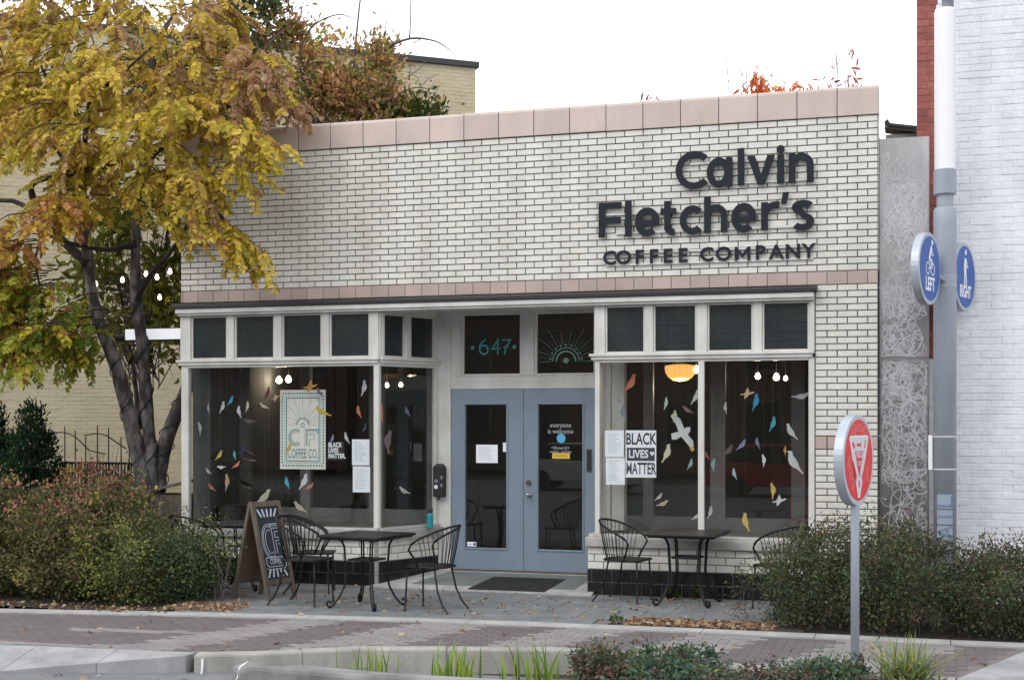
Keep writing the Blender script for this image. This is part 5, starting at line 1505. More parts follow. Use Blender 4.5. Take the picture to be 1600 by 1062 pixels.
def cloud(blobs, size, asp, m, name, parent, clump=.10, down=.0, shell=.55, zpal=None):
    """blobs: (x, y, z, rx, ry, rz, n, palette[, clumps]); palette: [(weight, colour)]"""
    Vs, Fs, Ts, off = [], [], [], 0
    for b in blobs:
        x, y, z, rx, ry, rz_, n, pal = b[:8]
        k = b[8] if len(b) > 8 else max(6, n//75)
        d = unit(nrng.normal(size=(k, 3))); rad = (shell+(1-shell)*nrng.random((k, 1)))**(1/1.5)
        cl = d*rad*np.array([rx, ry, rz_])*(1+nrng.normal(scale=.10, size=(k, 1)))+np.array([x, y, z])
        idx = nrng.integers(0, k, n)
        csz = nrng.uniform(.6, 1.5, k)[idx][:, None]
        P = cl[idx]+nrng.normal(size=(n, 3))*clump*csz
        P[:, 2] = np.maximum(P[:, 2], b[9] if len(b) > 9 else -.25)
        out = unit(P-np.array([x, y, z-rz_*.4]))
        D = unit(out*.8+nrng.normal(size=(n, 3))*.75+np.array([0, 0, -down]))
        S = size*nrng.uniform(.6, 1.35, n)
        V, F = leaves_geo(P, D, S, asp)
        ws = np.array([p[0] for p in pal], dtype=float); ws /= ws.sum()
        cs = np.array([p[1] for p in pal])
        # each clump leans to one tone of the palette
        cp_ = nrng.choice(len(pal), size=k, p=ws)[idx]; own = nrng.choice(len(pal), size=n, p=ws)
        pick = np.where(nrng.random(n) < .6, cp_, own)
        col = cs[pick]*nrng.uniform(.72, 1.25, (n, 1))*nrng.uniform(.62, 1.42, (k, 1))[idx]
        if zpal is not None:
            hz = (P[:, 2]-z)/rz_
            hot = (nrng.random(n) < np.clip((hz-zpal[0])*zpal[1], 0, .75))
            zc_ = np.array(zpal[2]); col[hot] = zc_[nrng.integers(0, len(zc_), hot.sum())]*nrng.uniform(.7, 1.2, (hot.sum(), 1))
        Vs.append(V); Fs.append(F+off); Ts.append(np.repeat(col, 6, axis=0)); off += len(V)
    V = np.concatenate(Vs)-np.array(wloc(parent)); F = np.concatenate(Fs); T_ = np.concatenate(Ts)
    o = bpy.data.objects.new(name, np_mesh(name, V, F, T_, m)); link(o); o.parent = parent
    o["kind"] = "stuff"
    return o
def stems(parent, base, blobs, n, r0=.006, name='stems', m='twig', seed=1, up=1.0):
    q = random.Random(seed); mb = MB()
    for i in range(n):
        b = q.choice(blobs); p = Vector((b[0], b[1], b[2]))+Vector((q.gauss(0, .55)*b[3], q.gauss(0, .5)*b[4], q.uniform(-.1, 1.0)*b[5]))
        s = Vector((b[0]+q.uniform(-.5, .5)*b[3], b[1]+q.uniform(-.4, .4)*b[4], base))
        mid = s.lerp(p, .5)+Vector((q.gauss(0, .06), q.gauss(0, .06), .06*up))
        mb.tube([s, mid, p, p+(p-mid)*.5], [r0, r0*.8, r0*.5, r0*.2], 5, cap=False)
    o = part(name, mb, M[m], parent); o["kind"] = "stuff"
    return o

# ---- yellow compound-leaved tree
TY = thing('yellow_leaf_tree', 'multi stemmed tree with drooping yellow compound leaves overhanging the shop front', 'tree', (-9.46, .75, -.03))
T1 = [(-9.42, .75, -.05), (-9.43, .75, .40), (-9.46, .7, .78), (-9.56, .7, 1.29), (-9.78, .7, 2.15), (-9.93, .6, 2.84), (-10.14, .5, 3.44), (-10.2, .4, 4.2), (-10.15, .2, 5.02), (-10.18, .1, 5.85), (-10.33, .2, 6.81)]
T2 = [(-9.38, .82, -.05), (-9.42, .82, .45), (-9.45, .8, .85), (-9.47, .8, 1.29), (-9.55, .8, 2.15), (-9.56, .7, 3.01), (-9.59, .6, 3.69), (-9.46, .4, 4.51), (-9.22, .2, 5.39), (-9.06, .1, 6.19), (-9.01, .1, 7.09)]
T3 = [(-9.36, .86, -.05), (-9.42, .84, .60), (-9.43, .9, 1.30), (-9.35, 1.0, 1.81), (-9.22, 1.15, 2.30), (-9.05, 1.25, 2.87), (-8.95, 1.1, 4.09), (-8.67, .8, 5.47), (-8.41, .5, 6.49)]
def dense(P, k=4):
    P = [Vector(p) for p in P]; out = []
    for i in range(len(P)-1):
        p0, p1, p2, p3 = P[max(i-1, 0)], P[i], P[i+1], P[min(i+2, len(P)-1)]
        for j in range(k):
            t = j/k
            out.append(.5*((2*p1)+(p2-p0)*t+(2*p0-5*p1+4*p2-p3)*t*t+(3*p1-p0-3*p2+p3)*t**3))
    out.append(P[-1]); return out
def stem_part(P, r0, r1, nm='stem', parent=TY, m='bark', n=12, knobs=True, seed=0):
    D = dense(P); q = random.Random(seed+len(D)); L = len(D)
    rs = [r0+(r1-r0)*(i/(L-1))**.8 for i in range(L)]
    if knobs: rs = [r*q.uniform(.93, 1.09) for r in rs]; rs[0] *= 1.35
    return part(nm, MB().tube(D, rs, n), M[m], parent, smooth=True)
stem_part(T1, .150, .045, seed=1); stem_part(T2, .120, .045, seed=2); stem_part(T3, .145, .04, seed=3)
lt = MB()   # string of small lights wound round the stems: thin dark cable
for P, r0, r1 in ((T1, .150, .045), (T2, .120, .045), (T3, .145, .04)):
    D = dense(P[1:7], 30); pts = []
    for i, p in enumerate(D):
        r = (r0+(r1-r0)*(i/len(D)*.6))*1.04; a = i*.26
        pts.append(p+Vector((r*math.cos(a), r*math.sin(a), 0)))
    lt.tube(pts, .008, 4)
part('wound_cable', lt, M['black'], TY)
limbs = [[(-9.59, .6, 3.61), (-9.25, .4, 3.92), (-8.78, .1, 4.16), (-8.16, -.4, 4.51), (-7.59, -.8, 4.88)],
         [(-10.2, .4, 4.1), (-10.55, .2, 4.5), (-10.65, -.2, 5.05), (-9.98, -.3, 5.16), (-9.25, -.4, 5.24), (-8.62, -.6, 5.35), (-7.9, -.9, 5.45)],
         [(-10.15, .2, 5.02), (-9.69, -.3, 6.06), (-9.19, -.5, 6.26), (-8.62, -.6, 6.59)],
         [(-9.22, .2, 5.39), (-8.05, -.6, 5.64), (-7.47, -.7, 5.78), (-6.84, -.6, 6.02)],
         [(-9.46, .4, 4.34), (-9.81, .3, 4.26), (-10.26, .1, 4.34), (-10.38, -.2, 4.39), (-10.5, -.3, 4.13), (-10.44, -.3, 3.76)],
         [(-10.18, .1, 5.7), (-10.6, .3, 6.3), (-11.1, .6, 6.9)], [(-9.06, .1, 6.1), (-8.6, -.1, 6.5), (-8.1, -.2, 6.7), (-7.4, -.4, 6.3)],
         [(-10.15, .2, 5.0), (-10.7, .5, 5.6), (-11.5, .9, 6.2)], [(-9.01, .1, 6.9), (-9.0, .6, 7.4), (-9.4, 1.1, 7.8)], [(-8.16, -.4, 4.51), (-7.7, -.8, 4.55), (-7.3, -1.05, 4.3)],
         [(-10.6, .0, 4.6), (-11.0, -.1, 4.9), (-11.7, -.3, 4.8), (-12.3, -.4, 4.6)]]
for i, P in enumerate(limbs): stem_part(P, .062 if i in (1, 3) else .042, .012, 'limb', m='bark_dark', n=8, seed=20+i)
YB = [(-11.12, .60, 7.15, .96, .70, 'y'), (-9.49, .10, 6.64, 1.08, .75, 'y'), (-8.10, -.20, 6.53, .80, .64, 'm'), (-7.12, -.40, 6.09, .54, .47, 'r'), (-8.24, -1.0, 5.57, .92, .46, 'y'),
      (-9.81, -.40, 5.76, .81, .45, 'y'), (-7.12, -1.0, 5.20, .52, .34, 'y'), (-7.47, -1.0, 4.72, .52, .45, 'y'), (-8.66, -.40, 4.75, .42, .45, 'y'), (-9.94, .20, 5.01, .51, .42, 'y'),
      (-9.95, -.60, 4.62, .34, .30, 'o'), (-10.44, -.90, 4.20, .26, .42, 'o'), (-10.75, -.65, 3.75, .42, .40, 'g'), (-10.40, -.6, 3.05, .34, .36, 'g'), (-10.43, -.40, 3.48, .46, .50, 'g'), (-10.33, .20, 3.10, .30, .34, 'g'), (-11.06, 1.40, 7.86, 1.19, .36, 'm'),
      (-8.98, 1.0, 7.52, .69, .30, 'r'), (-7.31, -1.0, 4.10, .30, .22, 'y'), (-11.73, 1.0, 6.32, .54, .72, 'y'), (-7.75, -.5, 6.0, .6, .4, 'm'), (-9.0, -.6, 6.2, .9, .5, 'y'), (-10.6, .2, 6.4, .7, .5, 'y')]
LT = dict(y=[(.62, .465, .065), (.54, .42, .055), (.68, .52, .10), (.46, .385, .05), (.58, .39, .075)], m=[(.52, .37, .09), (.55, .41, .06), (.46, .30, .15)], r=[(.46, .28, .15), (.42, .25, .15), (.52, .37, .08)],
          o=[(.56, .34, .06), (.55, .40, .05), (.48, .24, .09)], g=[(.32, .38, .05), (.42, .43, .05), (.21, .31, .05), (.54, .48, .05)])
def compound(seed, base):
    q = np.random.default_rng(seed); P, D, S, C = [], [], [], []
    L = 1.0; npair = 10
    for i in range(1, npair+1):
        s = .10+.86*i/npair; p = np.array([s*L, 0, -.22*L*s*s])
        for sg in (-1, 1):
            if q.random() < .05: continue
            d = np.array([.60, sg*.85, -.30])+q.normal(scale=.16, size=3)
            P.append(p); D.append(d); S.append(.205*L*(1.1-.55*abs(i/npair-.4))*q.uniform(.8, 1.15))
            C.append(np.array(base)*q.uniform(.72, 1.22) if q.random() > .10 else np.array([.30, .15, .07])*q.uniform(.8, 1.4))
    P.append(np.array([L*.97, 0, -.21])); D.append(np.array([.9, 0, -.4])); S.append(.17); C.append(np.array(base))
    P, D, S, C = map(np.array, (P, D, S, C))
    V, F = leaves_geo(P, unit(D), S, .60, .12)
    T_ = np.repeat(C, 6, axis=0)
    rc_ = []; rf_ = []
    for i in range(5):
        s = i/4; c = np.array([s, 0, -.22*s*s])
        rc_ += [c+np.array([0, -.008, 0]), c+np.array([0, .008, 0])]
    o = len(V); rf_ = [[o+2*i, o+2*i+1, o+2*i+3, o+2*i+2] for i in range(4)]
    return np.concatenate([V, np.array(rc_)]), np.concatenate([F, np.array(rf_)]), np.concatenate([T_, np.tile(np.array([[.26, .15, .04]]), (10, 1))])
LV = {k: [] for k in LT}; sd_n = 100
for k, cols in LT.items():
    for c in cols:
        for rep in range(2):
            V, F, T_ = compound(sd_n, c); sd_n += 1
            LV[k].append((V, F, T_, np_mesh('leaf', V, F, T_, M['leaf'])))
lq = random.Random(77); plc = []; tw = MB()
for bi, (x, y, z, rx, rz_, k) in enumerate(YB):
    ry = min(rx, .7)*.85
    n = int((3+13.5*rx*rz_+2.7*(rx+rz_))*(1.5 if k == 'g' else 1))
    for i in range(n):
        d = Vector((lq.gauss(0, 1), lq.gauss(0, 1), lq.gauss(0, 1))).normalized()*(lq.random()**.38)
        p = Vector((x+d.x*rx, y+d.y*ry, z+d.z*rz_+.12))
        # each branchlet runs outwards from the stems and sags; leaves alternate along it
        oa = math.atan2(p.y-.6, p.x+9.6)+lq.gauss(0, .55); ln = lq.uniform(.30, .62); sag = lq.uniform(.15, .75)
        dr = Vector((math.cos(oa), math.sin(oa), -sag)).normalized()
        s0 = p-dr*ln*.5; e0 = p+dr*ln*.5-Vector((0, 0, .06))
        tw.tube([s0-Vector((dr.x*.25, dr.y*.25, -.02)), s0, p, e0], [.010, .008, .006, .003], 4, cap=False)
        m = lq.choice((5, 6, 7)); kt = k if lq.random() < .9 else lq.choice('ym')
        for j in range(m):
            t = j/(m-1); q0 = s0.lerp(e0, t)
            az = oa+(1 if j % 2 else -1)*R(lq.gauss(48, 14))*(1-.75*(t > .95)); pit = R(lq.gauss(20+34*sag, 15))
            kk = kt if lq.random() < .9 else lq.choice('ymy')
            plc.append((q0, az, pit, R(lq.gauss(0, 24)), lq.uniform(.34, .58), kk, lq.randrange(len(LV[kk]))))
part('twigs', tw, M['bark_dark'], TY, kind='stuff')
def pkey(t):
    fw = in_view(t[0], .0); return 99 if fw is None else fw
plc.sort(key=pkey)
base = wloc(TY); Vs, Fs, Ts, off = [], [], [], 0
for i, (p, az, pit, roll, s, k, vi) in enumerate(plc):
    mt = Matrix.Rotation(az, 3, 'Z') @ Matrix.Rotation(pit, 3, 'Y') @ Matrix.Rotation(roll, 3, 'X')
    V, F, T_, me = LV[k][vi]
    if i < 300:
        o = bpy.data.objects.new('leaf', me); link(o); o.parent = TY
        o.location = p-base; o.rotation_mode = 'QUATERNION'; o.rotation_quaternion = mt.to_quaternion(); o.scale = (s, s, s)
    else:
        A = np.array(mt)*s
        Vs.append(V @ A.T+np.array(p-base)); Fs.append(F+off); Ts.append(T_*nrng.uniform(.85, 1.12)); off += len(V)
o = bpy.data.objects.new('crown', np_mesh('crown', np.concatenate(Vs), np.concatenate(Fs), np.concatenate(Ts), M['leaf'])); link(o); o.parent = TY; o["kind"] = "stuff"

# ---- small green-yellow tree behind the stems
GR = [(3, (.13, .15, .03)), (3, (.20, .21, .035)), (2, (.30, .27, .04)), (1, (.09, .115, .025))]
tc = thing('understory_tree', 'small green and yellow leaved tree behind the three grey stems', 'tree', (-10.7, 2.4, 0))
tcb = [(-11.3, 2.4, 4.2, .75, .5, .55, 420, GR), (-10.4, 2.4, 3.7, .6, .5, .45, 380, GR), (-11.1, 2.5, 5.0, .6, .5, .5, 300, GR), (-10.0, 2.1, 4.4, .5, .4, .6, 420, GR), (-11.4, 2.5, 3.3, .5, .4, .35, 150, GR),
       (-9.9, 2.2, 3.0, .4, .35, .5, 300, GR), (-10.0, 2.0, 5.4, .7, .5, .5, 350, GR)]
cloud(tcb, .17, .42, M['leaf'], 'crown', tc, clump=.16, down=.5, shell=.1)
for P in ([(-10.75, 2.4, -.05), (-10.7, 2.4, 2.0), (-10.9, 2.4, 3.4), (-11.2, 2.4, 4.8)], [(-10.7, 2.4, 1.9), (-10.4, 2.3, 3.2), (-10.1, 2.2, 4.6), (-9.9, 2.0, 5.6)], [(-10.8, 2.4, 2.9), (-11.3, 2.4, 3.5), (-11.7, 2.4, 4.3)]):
    stem_part(P, .06, .012, 'trunk' if P[0][2] < 0 else 'limb', tc, 'bark_dark', 8, seed=5)
fq = random.Random(8); ft = MB()
for i in range(120):
    b = fq.choice(tcb); p = Vector((b[0]+fq.gauss(0, .5)*b[3], b[1]+fq.gauss(0, .3)*b[4], b[2]+fq.gauss(0, .5)*b[5])); s = Vector((-10.6+fq.uniform(-.3, .3), 2.4, fq.uniform(2.4, 3.8)))
    ft.tube([s, s.lerp(p, .5)+Vector((fq.gauss(0, .1), 0, .12)), p], [.011, .008, .003], 4, cap=False)
part('twigs', ft, M['twig'], tc, kind='stuff')

# ---- trees behind the shop
RU = [(3, (.42, .22, .11)), (2.4, (.48, .31, .09)), (2.4, (.22, .24, .07)), (1.8, (.28, .28, .08)), (1.2, (.52, .29, .22))]
DG = [(4, (.08, .098, .04)), (2, (.12, .13, .045)), (1, (.18, .165, .05))]
tr = thing('rust_leaf_tree', 'tree with rust and green leaves and bare grey twigs rising behind the parapet', 'tree', (-8.9, 6.6, 0))
cloud([(-8.9, 6.7, 7.8, .8, .6, .85, 2300, RU), (-9.7, 6.5, 7.7, .9, .6, .9, 2400, RU), (-8.3, 6.5, 7.35, .6, .5, .45, 1300, RU), (-8.6, 6.6, 8.2, .35, .35, .3, 260, RU), (-7.85, 6.4, 7.2, .33, .3, .3, 700, [(3, (.06, .085, .02)), (1, (.10, .11, .025))]), (-10.2, 6.4, 8.6, .6, .5, .4, 800, RU)],
      .12, .45, M['leaf'], 'crown', tr, clump=.15, shell=.15)
for P, a, b in (([(-9.0, 6.6, -.05), (-9.0, 6.6, 3.0), (-9.1, 6.6, 6.0), (-8.92, 6.5, 7.33), (-8.68, 6.5, 8.09), (-8.44, 6.5, 8.42), (-7.97, 6.5, 8.58), (-7.5, 6.5, 8.50), (-7.2, 6.5, 8.3)], .075, .006), ([(-9.1, 6.6, 6.4), (-9.05, 6.5, 7.5), (-9.0, 6.5, 8.3), (-8.93, 6.5, 9.0), (-8.84, 6.5, 9.7)], .035, .01),
                ([(-9.0, 6.6, 5.8), (-9.6, 6.4, 7.2), (-9.9, 6.2, 8.2), (-9.6, 6.0, 8.75), (-9.1, 6.0, 8.95), (-8.8, 6.0, 8.85)], .035, .006), ([(-8.9, 6.5, 7.2), (-8.4, 6.5, 7.5), (-7.9, 6.4, 7.7), (-7.5, 6.4, 7.65)], .03, .005), ([(-7.97, 6.5, 8.58), (-7.95, 6.5, 9.0), (-7.97, 6.5, 9.5)], .014, .005), ([(-8.44, 6.5, 8.4), (-8.42, 6.5, 8.8), (-8.3, 6.5, 9.2)], .012, .003)):
    stem_part(P, a, b, 'trunk' if P[0][2] < 0 else 'limb', tr, 'twig', 7, seed=31)
ft = MB()
for i in range(60):
    s = Vector((fq.uniform(-9.9, -7.6), 6.5, fq.uniform(7.2, 8.5))); d = Vector((fq.gauss(.1, .25), fq.gauss(0, .15), fq.uniform(.0, .6)))
    ft.tube([s, s+d*.5+Vector((fq.gauss(0, .05), 0, 0)), s+d], [.009, .006, .002], 4, cap=False)
part('twigs', ft, M['twig'], tr, kind='stuff')
td_ = thing('dark_green_tree', 'dark green tree behind the yellow crown at the top left', 'tree', (-11.2, 6.0, 0))
cloud([(-11.1, 6.0, 8.6, .9, .8, .9, 2200, DG), (-10.9, 6.3, 9.3, .7, .6, .6, 1000, DG), (-12.2, 6.0, 8.0, .9, .8, .9, 1800, DG), (-11.0, 6.0, 7.2, .9, .7, .7, 1500, RU)], .11, .42, M['leaf'], 'crown', td_, clump=.17, shell=.1)
for P, a, b in (([(-11.2, 6.0, -.05), (-11.2, 6.0, 4.0), (-11.1, 6.0, 7.0), (-11.0, 6.0, 9.8)], .16, .02), ([(-11.1, 6.0, 6.5), (-10.6, 5.8, 7.8), (-10.2, 5.6, 8.4), (-9.8, 5.6, 8.7)], .05, .008), ([(-11.1, 6.0, 6.2), (-11.8, 6.0, 7.4), (-12.3, 6.0, 8.5)], .05, .01)):
    stem_part(P, a, b, 'trunk' if P[0][2] < 0 else 'limb', td_, 'twig', 8, seed=41)
def sapling(x, y, h, lab, nst, spread, lfs, seed, leafpal):
    q = random.Random(seed); t = thing('bare_sapling', lab, 'tree', (x, y, 0), 'saplings behind the parapet')
    stem_part([(x, y, -.05), (x+.05, y, h*.45), (x, y, h*.75)], .06, .03, 'trunk', t, 'twig', 8, seed=seed)
    mb = MB()
    for i in range(nst):
        tx = x+q.uniform(-spread, spread); hh_ = h*q.uniform(.86, 1.0)
        P = [Vector((x+(tx-x)*.1, y, h*.55)), Vector((x+(tx-x)*.7, y, h*.78)), Vector((tx, y+q.uniform(-.2, .2), hh_))]
        mb.tube(dense(P, 4), [.012*(1-.75*j/8) for j in range(9)], 5)
        for j in range(4):
            s = P[1].lerp(P[2], q.uniform(.1, .8)); d = Vector((q.uniform(-.18, .18), 0, q.uniform(.12, .35)))
            mb.tube([s, s+d*.6, s+d], [.006, .004, .002], 4)
    part('branches', mb, M['twig'], t, kind='stuff')
    if lfs: cloud(lfs, .16, .24, M['leaf'], 'leaves', t, clump=.07, down=1.5, shell=.1)
    return t
OR = [(3, (.80, .24, .08)), (2, (.80, .32, .12)), (1, (.66, .16, .09))]
PK = [(2, (.50, .16, .15)), (1, (.56, .24, .18))]
sapling(-3.83, 6.5, 7.35, 'small sapling tip with few dark red leaves above the parapet middle', 5, .18, [(-3.93, 6.5, 7.12, .06, .06, .05, 14, PK, 3), (-3.72, 6.5, 7.25, .06, .06, .1, 12, PK, 3)], 3, PK)
sapling(-2.05, 6.5, 8.0, 'sapling with the brightest orange leaves above the sign', 11, .55, [(-2.02, 6.5, 7.45, .09, .1, .22, 100, OR, 7), (-2.0, 6.5, 7.25, .2, .1, .08, 40, OR, 6), (-2.3, 6.5, 7.25, .08, .08, .08, 20, OR, 4)], 4, OR)
sapling(-1.45, 6.5, 7.55, 'sapling with a low row of orange leaves right of the tallest orange one', 7, .3, [(-1.62, 6.5, 7.25, .12, .1, .08, 48, OR, 6), (-1.34, 6.5, 7.25, .10, .1, .08, 40, OR, 5)], 5, OR)
sapling(-.72, 6.5, 7.95, 'nearly bare sapling with a hooked pink tip near the right end of the parapet', 8, .42, [(-.62, 6.5, 7.35, .04, .05, .16, 22, PK, 5), (-.56, 6.5, 7.72, .03, .03, .03, 6, PK, 2), (-.95, 6.5, 7.3, .04, .04, .05, 8, PK, 2)], 6, PK)

# ---- arborvitae
EV = [(4, (.016, .040, .020)), (3, (.026, .055, .026)), (1, (.045, .075, .032))]
def arbor(x, y, h, r, lab):
    t = thing('evergreen_shrub', lab, 'evergreen', (x, y, 0), 'dark evergreens by the fence')
    bl = []
    for i in range(7):
        f = i/6; rr = r*math.sin(math.pi*min(.92, .28+.66*f))**.8
        bl.append((x, y, .2+(h-.35)*f, rr, rr, h*.11, int(3400*rr/r), EV, 90))
    cloud(bl, .05, .42, M['shrubleaf'], 'foliage', t, clump=.04, down=-1.2, shell=.75)
    part('trunk', MB().tube([(x, y, -.05), (x, y, h*.8)], [.05, .02], 8), M['bark_dark'], t)
arbor(-11.0, .3, 2.12, .47, 'dark green conical evergreen right beside the iron fence'); arbor(-11.80, .5, 2.15, .42, 'dark green evergreen cut by the left picture edge')

# ---- mixed shrubs on the left
G1 = [(4, (.11, .12, .05)), (3, (.15, .16, .065)), (2, (.20, .195, .065)), (2, (.17, .12, .075)), (1.0, (.36, .32, .07))]
G2 = [(4, (.095, .12, .05)), (3, (.13, .155, .065)), (2.4, (.27, .28, .08)), (.4, (.28, .15, .09))]
G3 = [(4, (.06, .10, .055)), (3, (.10, .135, .06)), (2, (.16, .175, .075))]
PKT = [(.55, .22, .20), (.46, .16, .15), (.55, .28, .17), (.36, .22, .10), (.18, .14, .08), (.14, .14, .07)]
def shrub(lab, x, y, blobs, size, seed, zpal=None, nst=40, asp=.55, clump=.075, name='shrub', grp='mixed shrubs along the left kerb', stem_m='twig'):
    t = thing(name, lab, 'shrub', (x, y, 0), grp)
    cloud(blobs, size, asp, M['shrubleaf'], 'foliage', t, clump=clump, shell=.35, zpal=zpal)
    stems(t, -.05, blobs, nst, seed=seed, m=stem_m)
    return t
shrub('green shrub with pink tips at the far left picture edge', -10.1, -1.85, [(-10.1, -1.85, .55, .75, .8, .62, 11000, G1), (-9.9, -1.6, .95, .5, .5, .35, 3200, G1)], .048, 51, zpal=(.4, .55, PKT), nst=16)
shrub('tallest left shrub with pink and orange leaves below the grey stems', -9.0, -1.7, [(-9.0, -1.75, .52, .8, .85, .60, 12500, G1), (-8.9, -1.3, .98, .6, .45, .32, 3600, G1)], .048, 52, zpal=(.28, .8, PKT), nst=24)
shrub('olive shrub with some orange leaves in the middle of the left bushes', -8.05, -1.8, [(-8.05, -1.85, .38, .62, .75, .42, 9500, G2), (-8.2, -1.5, .72, .42, .4, .24, 1900, G2)], .04, 53, zpal=(.7, .3, [(.40, .20, .08), (.34, .22, .06)]))
shrub('fresh green shrub with wispy shoots beside the chalkboard', -7.4, -1.55, [(-7.46, -1.6, .32, .36, .55, .34, 7000, G3), (-7.7, -1.3, .58, .3, .3, .24, 800, G2), (-7.6, -1.2, .80, .26, .2, .18, 170, G2), (-7.05, -1.7, .55, .14, .2, .25, 160, G2)], .036, 54, nst=22)
shrub('thin shrub with red and pink leaves in front of the iron fence', -9.6, .0, [(-9.75, .05, 1.15, .55, .35, .28, 1100, [(3, (.10, .11, .05)), (1.5, (.36, .13, .12)), (1, (.28, .18, .06))]), (-9.3, -.2, 1.0, .5, .3, .35, 700, [(3, (.10, .11, .05)), (1, (.36, .13, .12)), (1, (.28, .18, .06))])], .055, 55, nst=50, stem_m='bark_dark')

# ---- dark hedge on the right
HG = [(5, (.075, .095, .052)), (3, (.105, .13, .06)), (1.4, (.15, .17, .065)), (1.1, (.15, .095, .068)), (.5, (.085, .115, .085))]
HR = [(.22, .10, .075), (.17, .09, .065), (.14, .13, .06), (.11, .12, .06)]
for lab, bl, sd0 in (('dark hedge shrub closest to the patio, in front of the right wire chair', [(-.62, -1.5, .38, .58, .72, .42, 7500, HG), (-.45, -1.3, .72, .38, .4, .2, 1400, HG), (-.18, -1.4, .86, .10, .1, .12, 200, HG)], 61),
                     ('dark hedge shrub below the steel panel behind the yield sign', [(.22, -1.55, .42, .58, .75, .42, 7500, HG), (.15, -1.1, .76, .35, .35, .18, 1400, HG), (.45, -1.3, .68, .3, .3, .14, 700, HG)], 62),
                     ('dark hedge shrub below the white wall at the right picture edge', [(1.15, -1.55, .36, .65, .72, .40, 11000, HG), (1.5, -1.3, .64, .3, .35, .18, 1100, HG), (.95, -1.2, .56, .12, .12, .16, 220, HG), (2.0, -1.5, .4, .5, .6, .4, 1500, HG)], 63)):
    shrub(lab, bl[0][0], bl[0][1], [(*b[:6], int(b[6]*1.5), *b[7:]) for b in bl], .036, sd0, zpal=(.45, .5, HR), asp=.42, clump=.072, name='hedge_shrub', grp='dark hedge shrubs on the right', nst=14)

# ---- low planting in the kerbside planter
LS = [(3, (.10, .175, .12)), (2, (.075, .135, .10)), (2, (.14, .175, .07)), (.8, (.15, .085, .08)), (.3, (.24, .07, .08))]
LSR = [(2, (.10, .16, .11)), (1.4, (.16, .095, .085)), (2, (.14, .15, .08)), (.3, (.3, .2, .12))]
for lab, bl, sd0 in (('low maroon and green plant at the left end of the planter shrubs', [(-1.98, -4.42, -.06, .34, .32, .15, 2600, LSR), (-2.12, -4.4, .0, .16, .2, .10, 500, LSR)], 71),
                     ('tallest low green plant in the planter, left of the yield sign', [(-1.48, -4.30, -.05, .42, .40, .19, 4200, LS)], 72),
                     ('low mixed green and red plant in the planter foreground', [(-1.35, -4.72, -.09, .6, .25, .13, 2600, LS), (-.75, -4.6, -.09, .35, .3, .13, 1500, LSR)], 73),
                     ('low blue green plant around the foot of the yield sign', [(-.42, -4.25, -.10, .42, .42, .14, 3800, LS), (-.1, -4.35, -.09, .35, .35, .14, 2200, LS)], 74),
                     ('low green plant with red flowers beside the long grass', [(.25, -4.5, -.10, .30, .3, .13, 1500, LSR), (.48, -4.6, -.10, .2, .25, .10, 700, LSR)], 75)):
    shrub(lab, bl[0][0], bl[0][1], [(*b[:6], int(b[6]*1.5), *b[7:]) for b in bl], .040, sd0, asp=.55, clump=.045, name='low_plant', grp='low plants in the kerbside planter', nst=12)

# ---- blades of grass and iris in the planter
def grass_tuft(lab, x, y, z, n, hmin, hmax, spread, lean, w, cols, seed, grp):
    q = random.Random(seed); V, F, C = [], [], []
    for i in range(n):
        bx, by = x+q.gauss(0, spread), y+q.gauss(0, spread*.6); h = q.uniform(hmin, hmax)
        a = q.uniform(0, 6.283); l = q.uniform(.05, 1)*lean; ww = w*q.uniform(.6, 1.2); c = np.array(q.choice(cols))*q.uniform(.75, 1.2)
        dx, dy = math.cos(a), math.sin(a); px_, py_ = -dy, dx
        K = 6; o = len(V)
        f0 = q.uniform(0, 3.14); fx, fy = math.cos(f0), math.sin(f0)
        for j in range(K+1):
            t = j/K; r = l*h*t*t*1.1; zz = h*(t-.35*l*t*t*t)
            tw_ = ww*(1-t**2.2)+.0008
            V += [(bx+dx*r-fx*tw_, by+dy*r-fy*tw_, z+zz), (bx+dx*r+fx*tw_, by+dy*r+fy*tw_, z+zz)]; C += [c*(.8+.3*t)]*2
        for j in range(K): F.append((o+2*j, o+2*j+1, o+2*j+3, o+2*j+2))
    t = thing('grass_tuft', lab, 'grass tuft', (x, y, z), grp)
    me = np_mesh('blades', np.array(V)-np.array((x, y, z)), np.array(F), np.array(C), M['shrubleaf'])
    o = bpy.data.objects.new('blades', me); link(o); o.parent = t; o["kind"] = "stuff"
IG = [(.26, .38, .06), (.18, .30, .05), (.34, .42, .08), (.13, .22, .04)]
grass_tuft('leftmost bright green grass tuft in the planter, sparse and thin', -3.98, -4.62, -.20, 26, .20, .36, .13, .35, .009, IG, 81, 'green grass tufts in the planter')
grass_tuft('middle bright green grass tuft in the planter', -3.30, -4.58, -.20, 40, .22, .42, .14, .35, .011, IG, 82, 'green grass tufts in the planter')
grass_tuft('bright green grass tuft in the planter nearest the low shrubs', -2.60, -4.55, -.20, 36, .22, .48, .13, .35, .011, IG, 83, 'green grass tufts in the planter')
grass_tuft('long arching grass clump with yellow blades right of the yield sign', .34, -4.34, -.16, 240, .22, .58, .085, .85, .0085, [(.17, .24, .09), (.36, .36, .09), (.13, .21, .10), (.24, .31, .11)], 84, 'long grass by the yield sign')

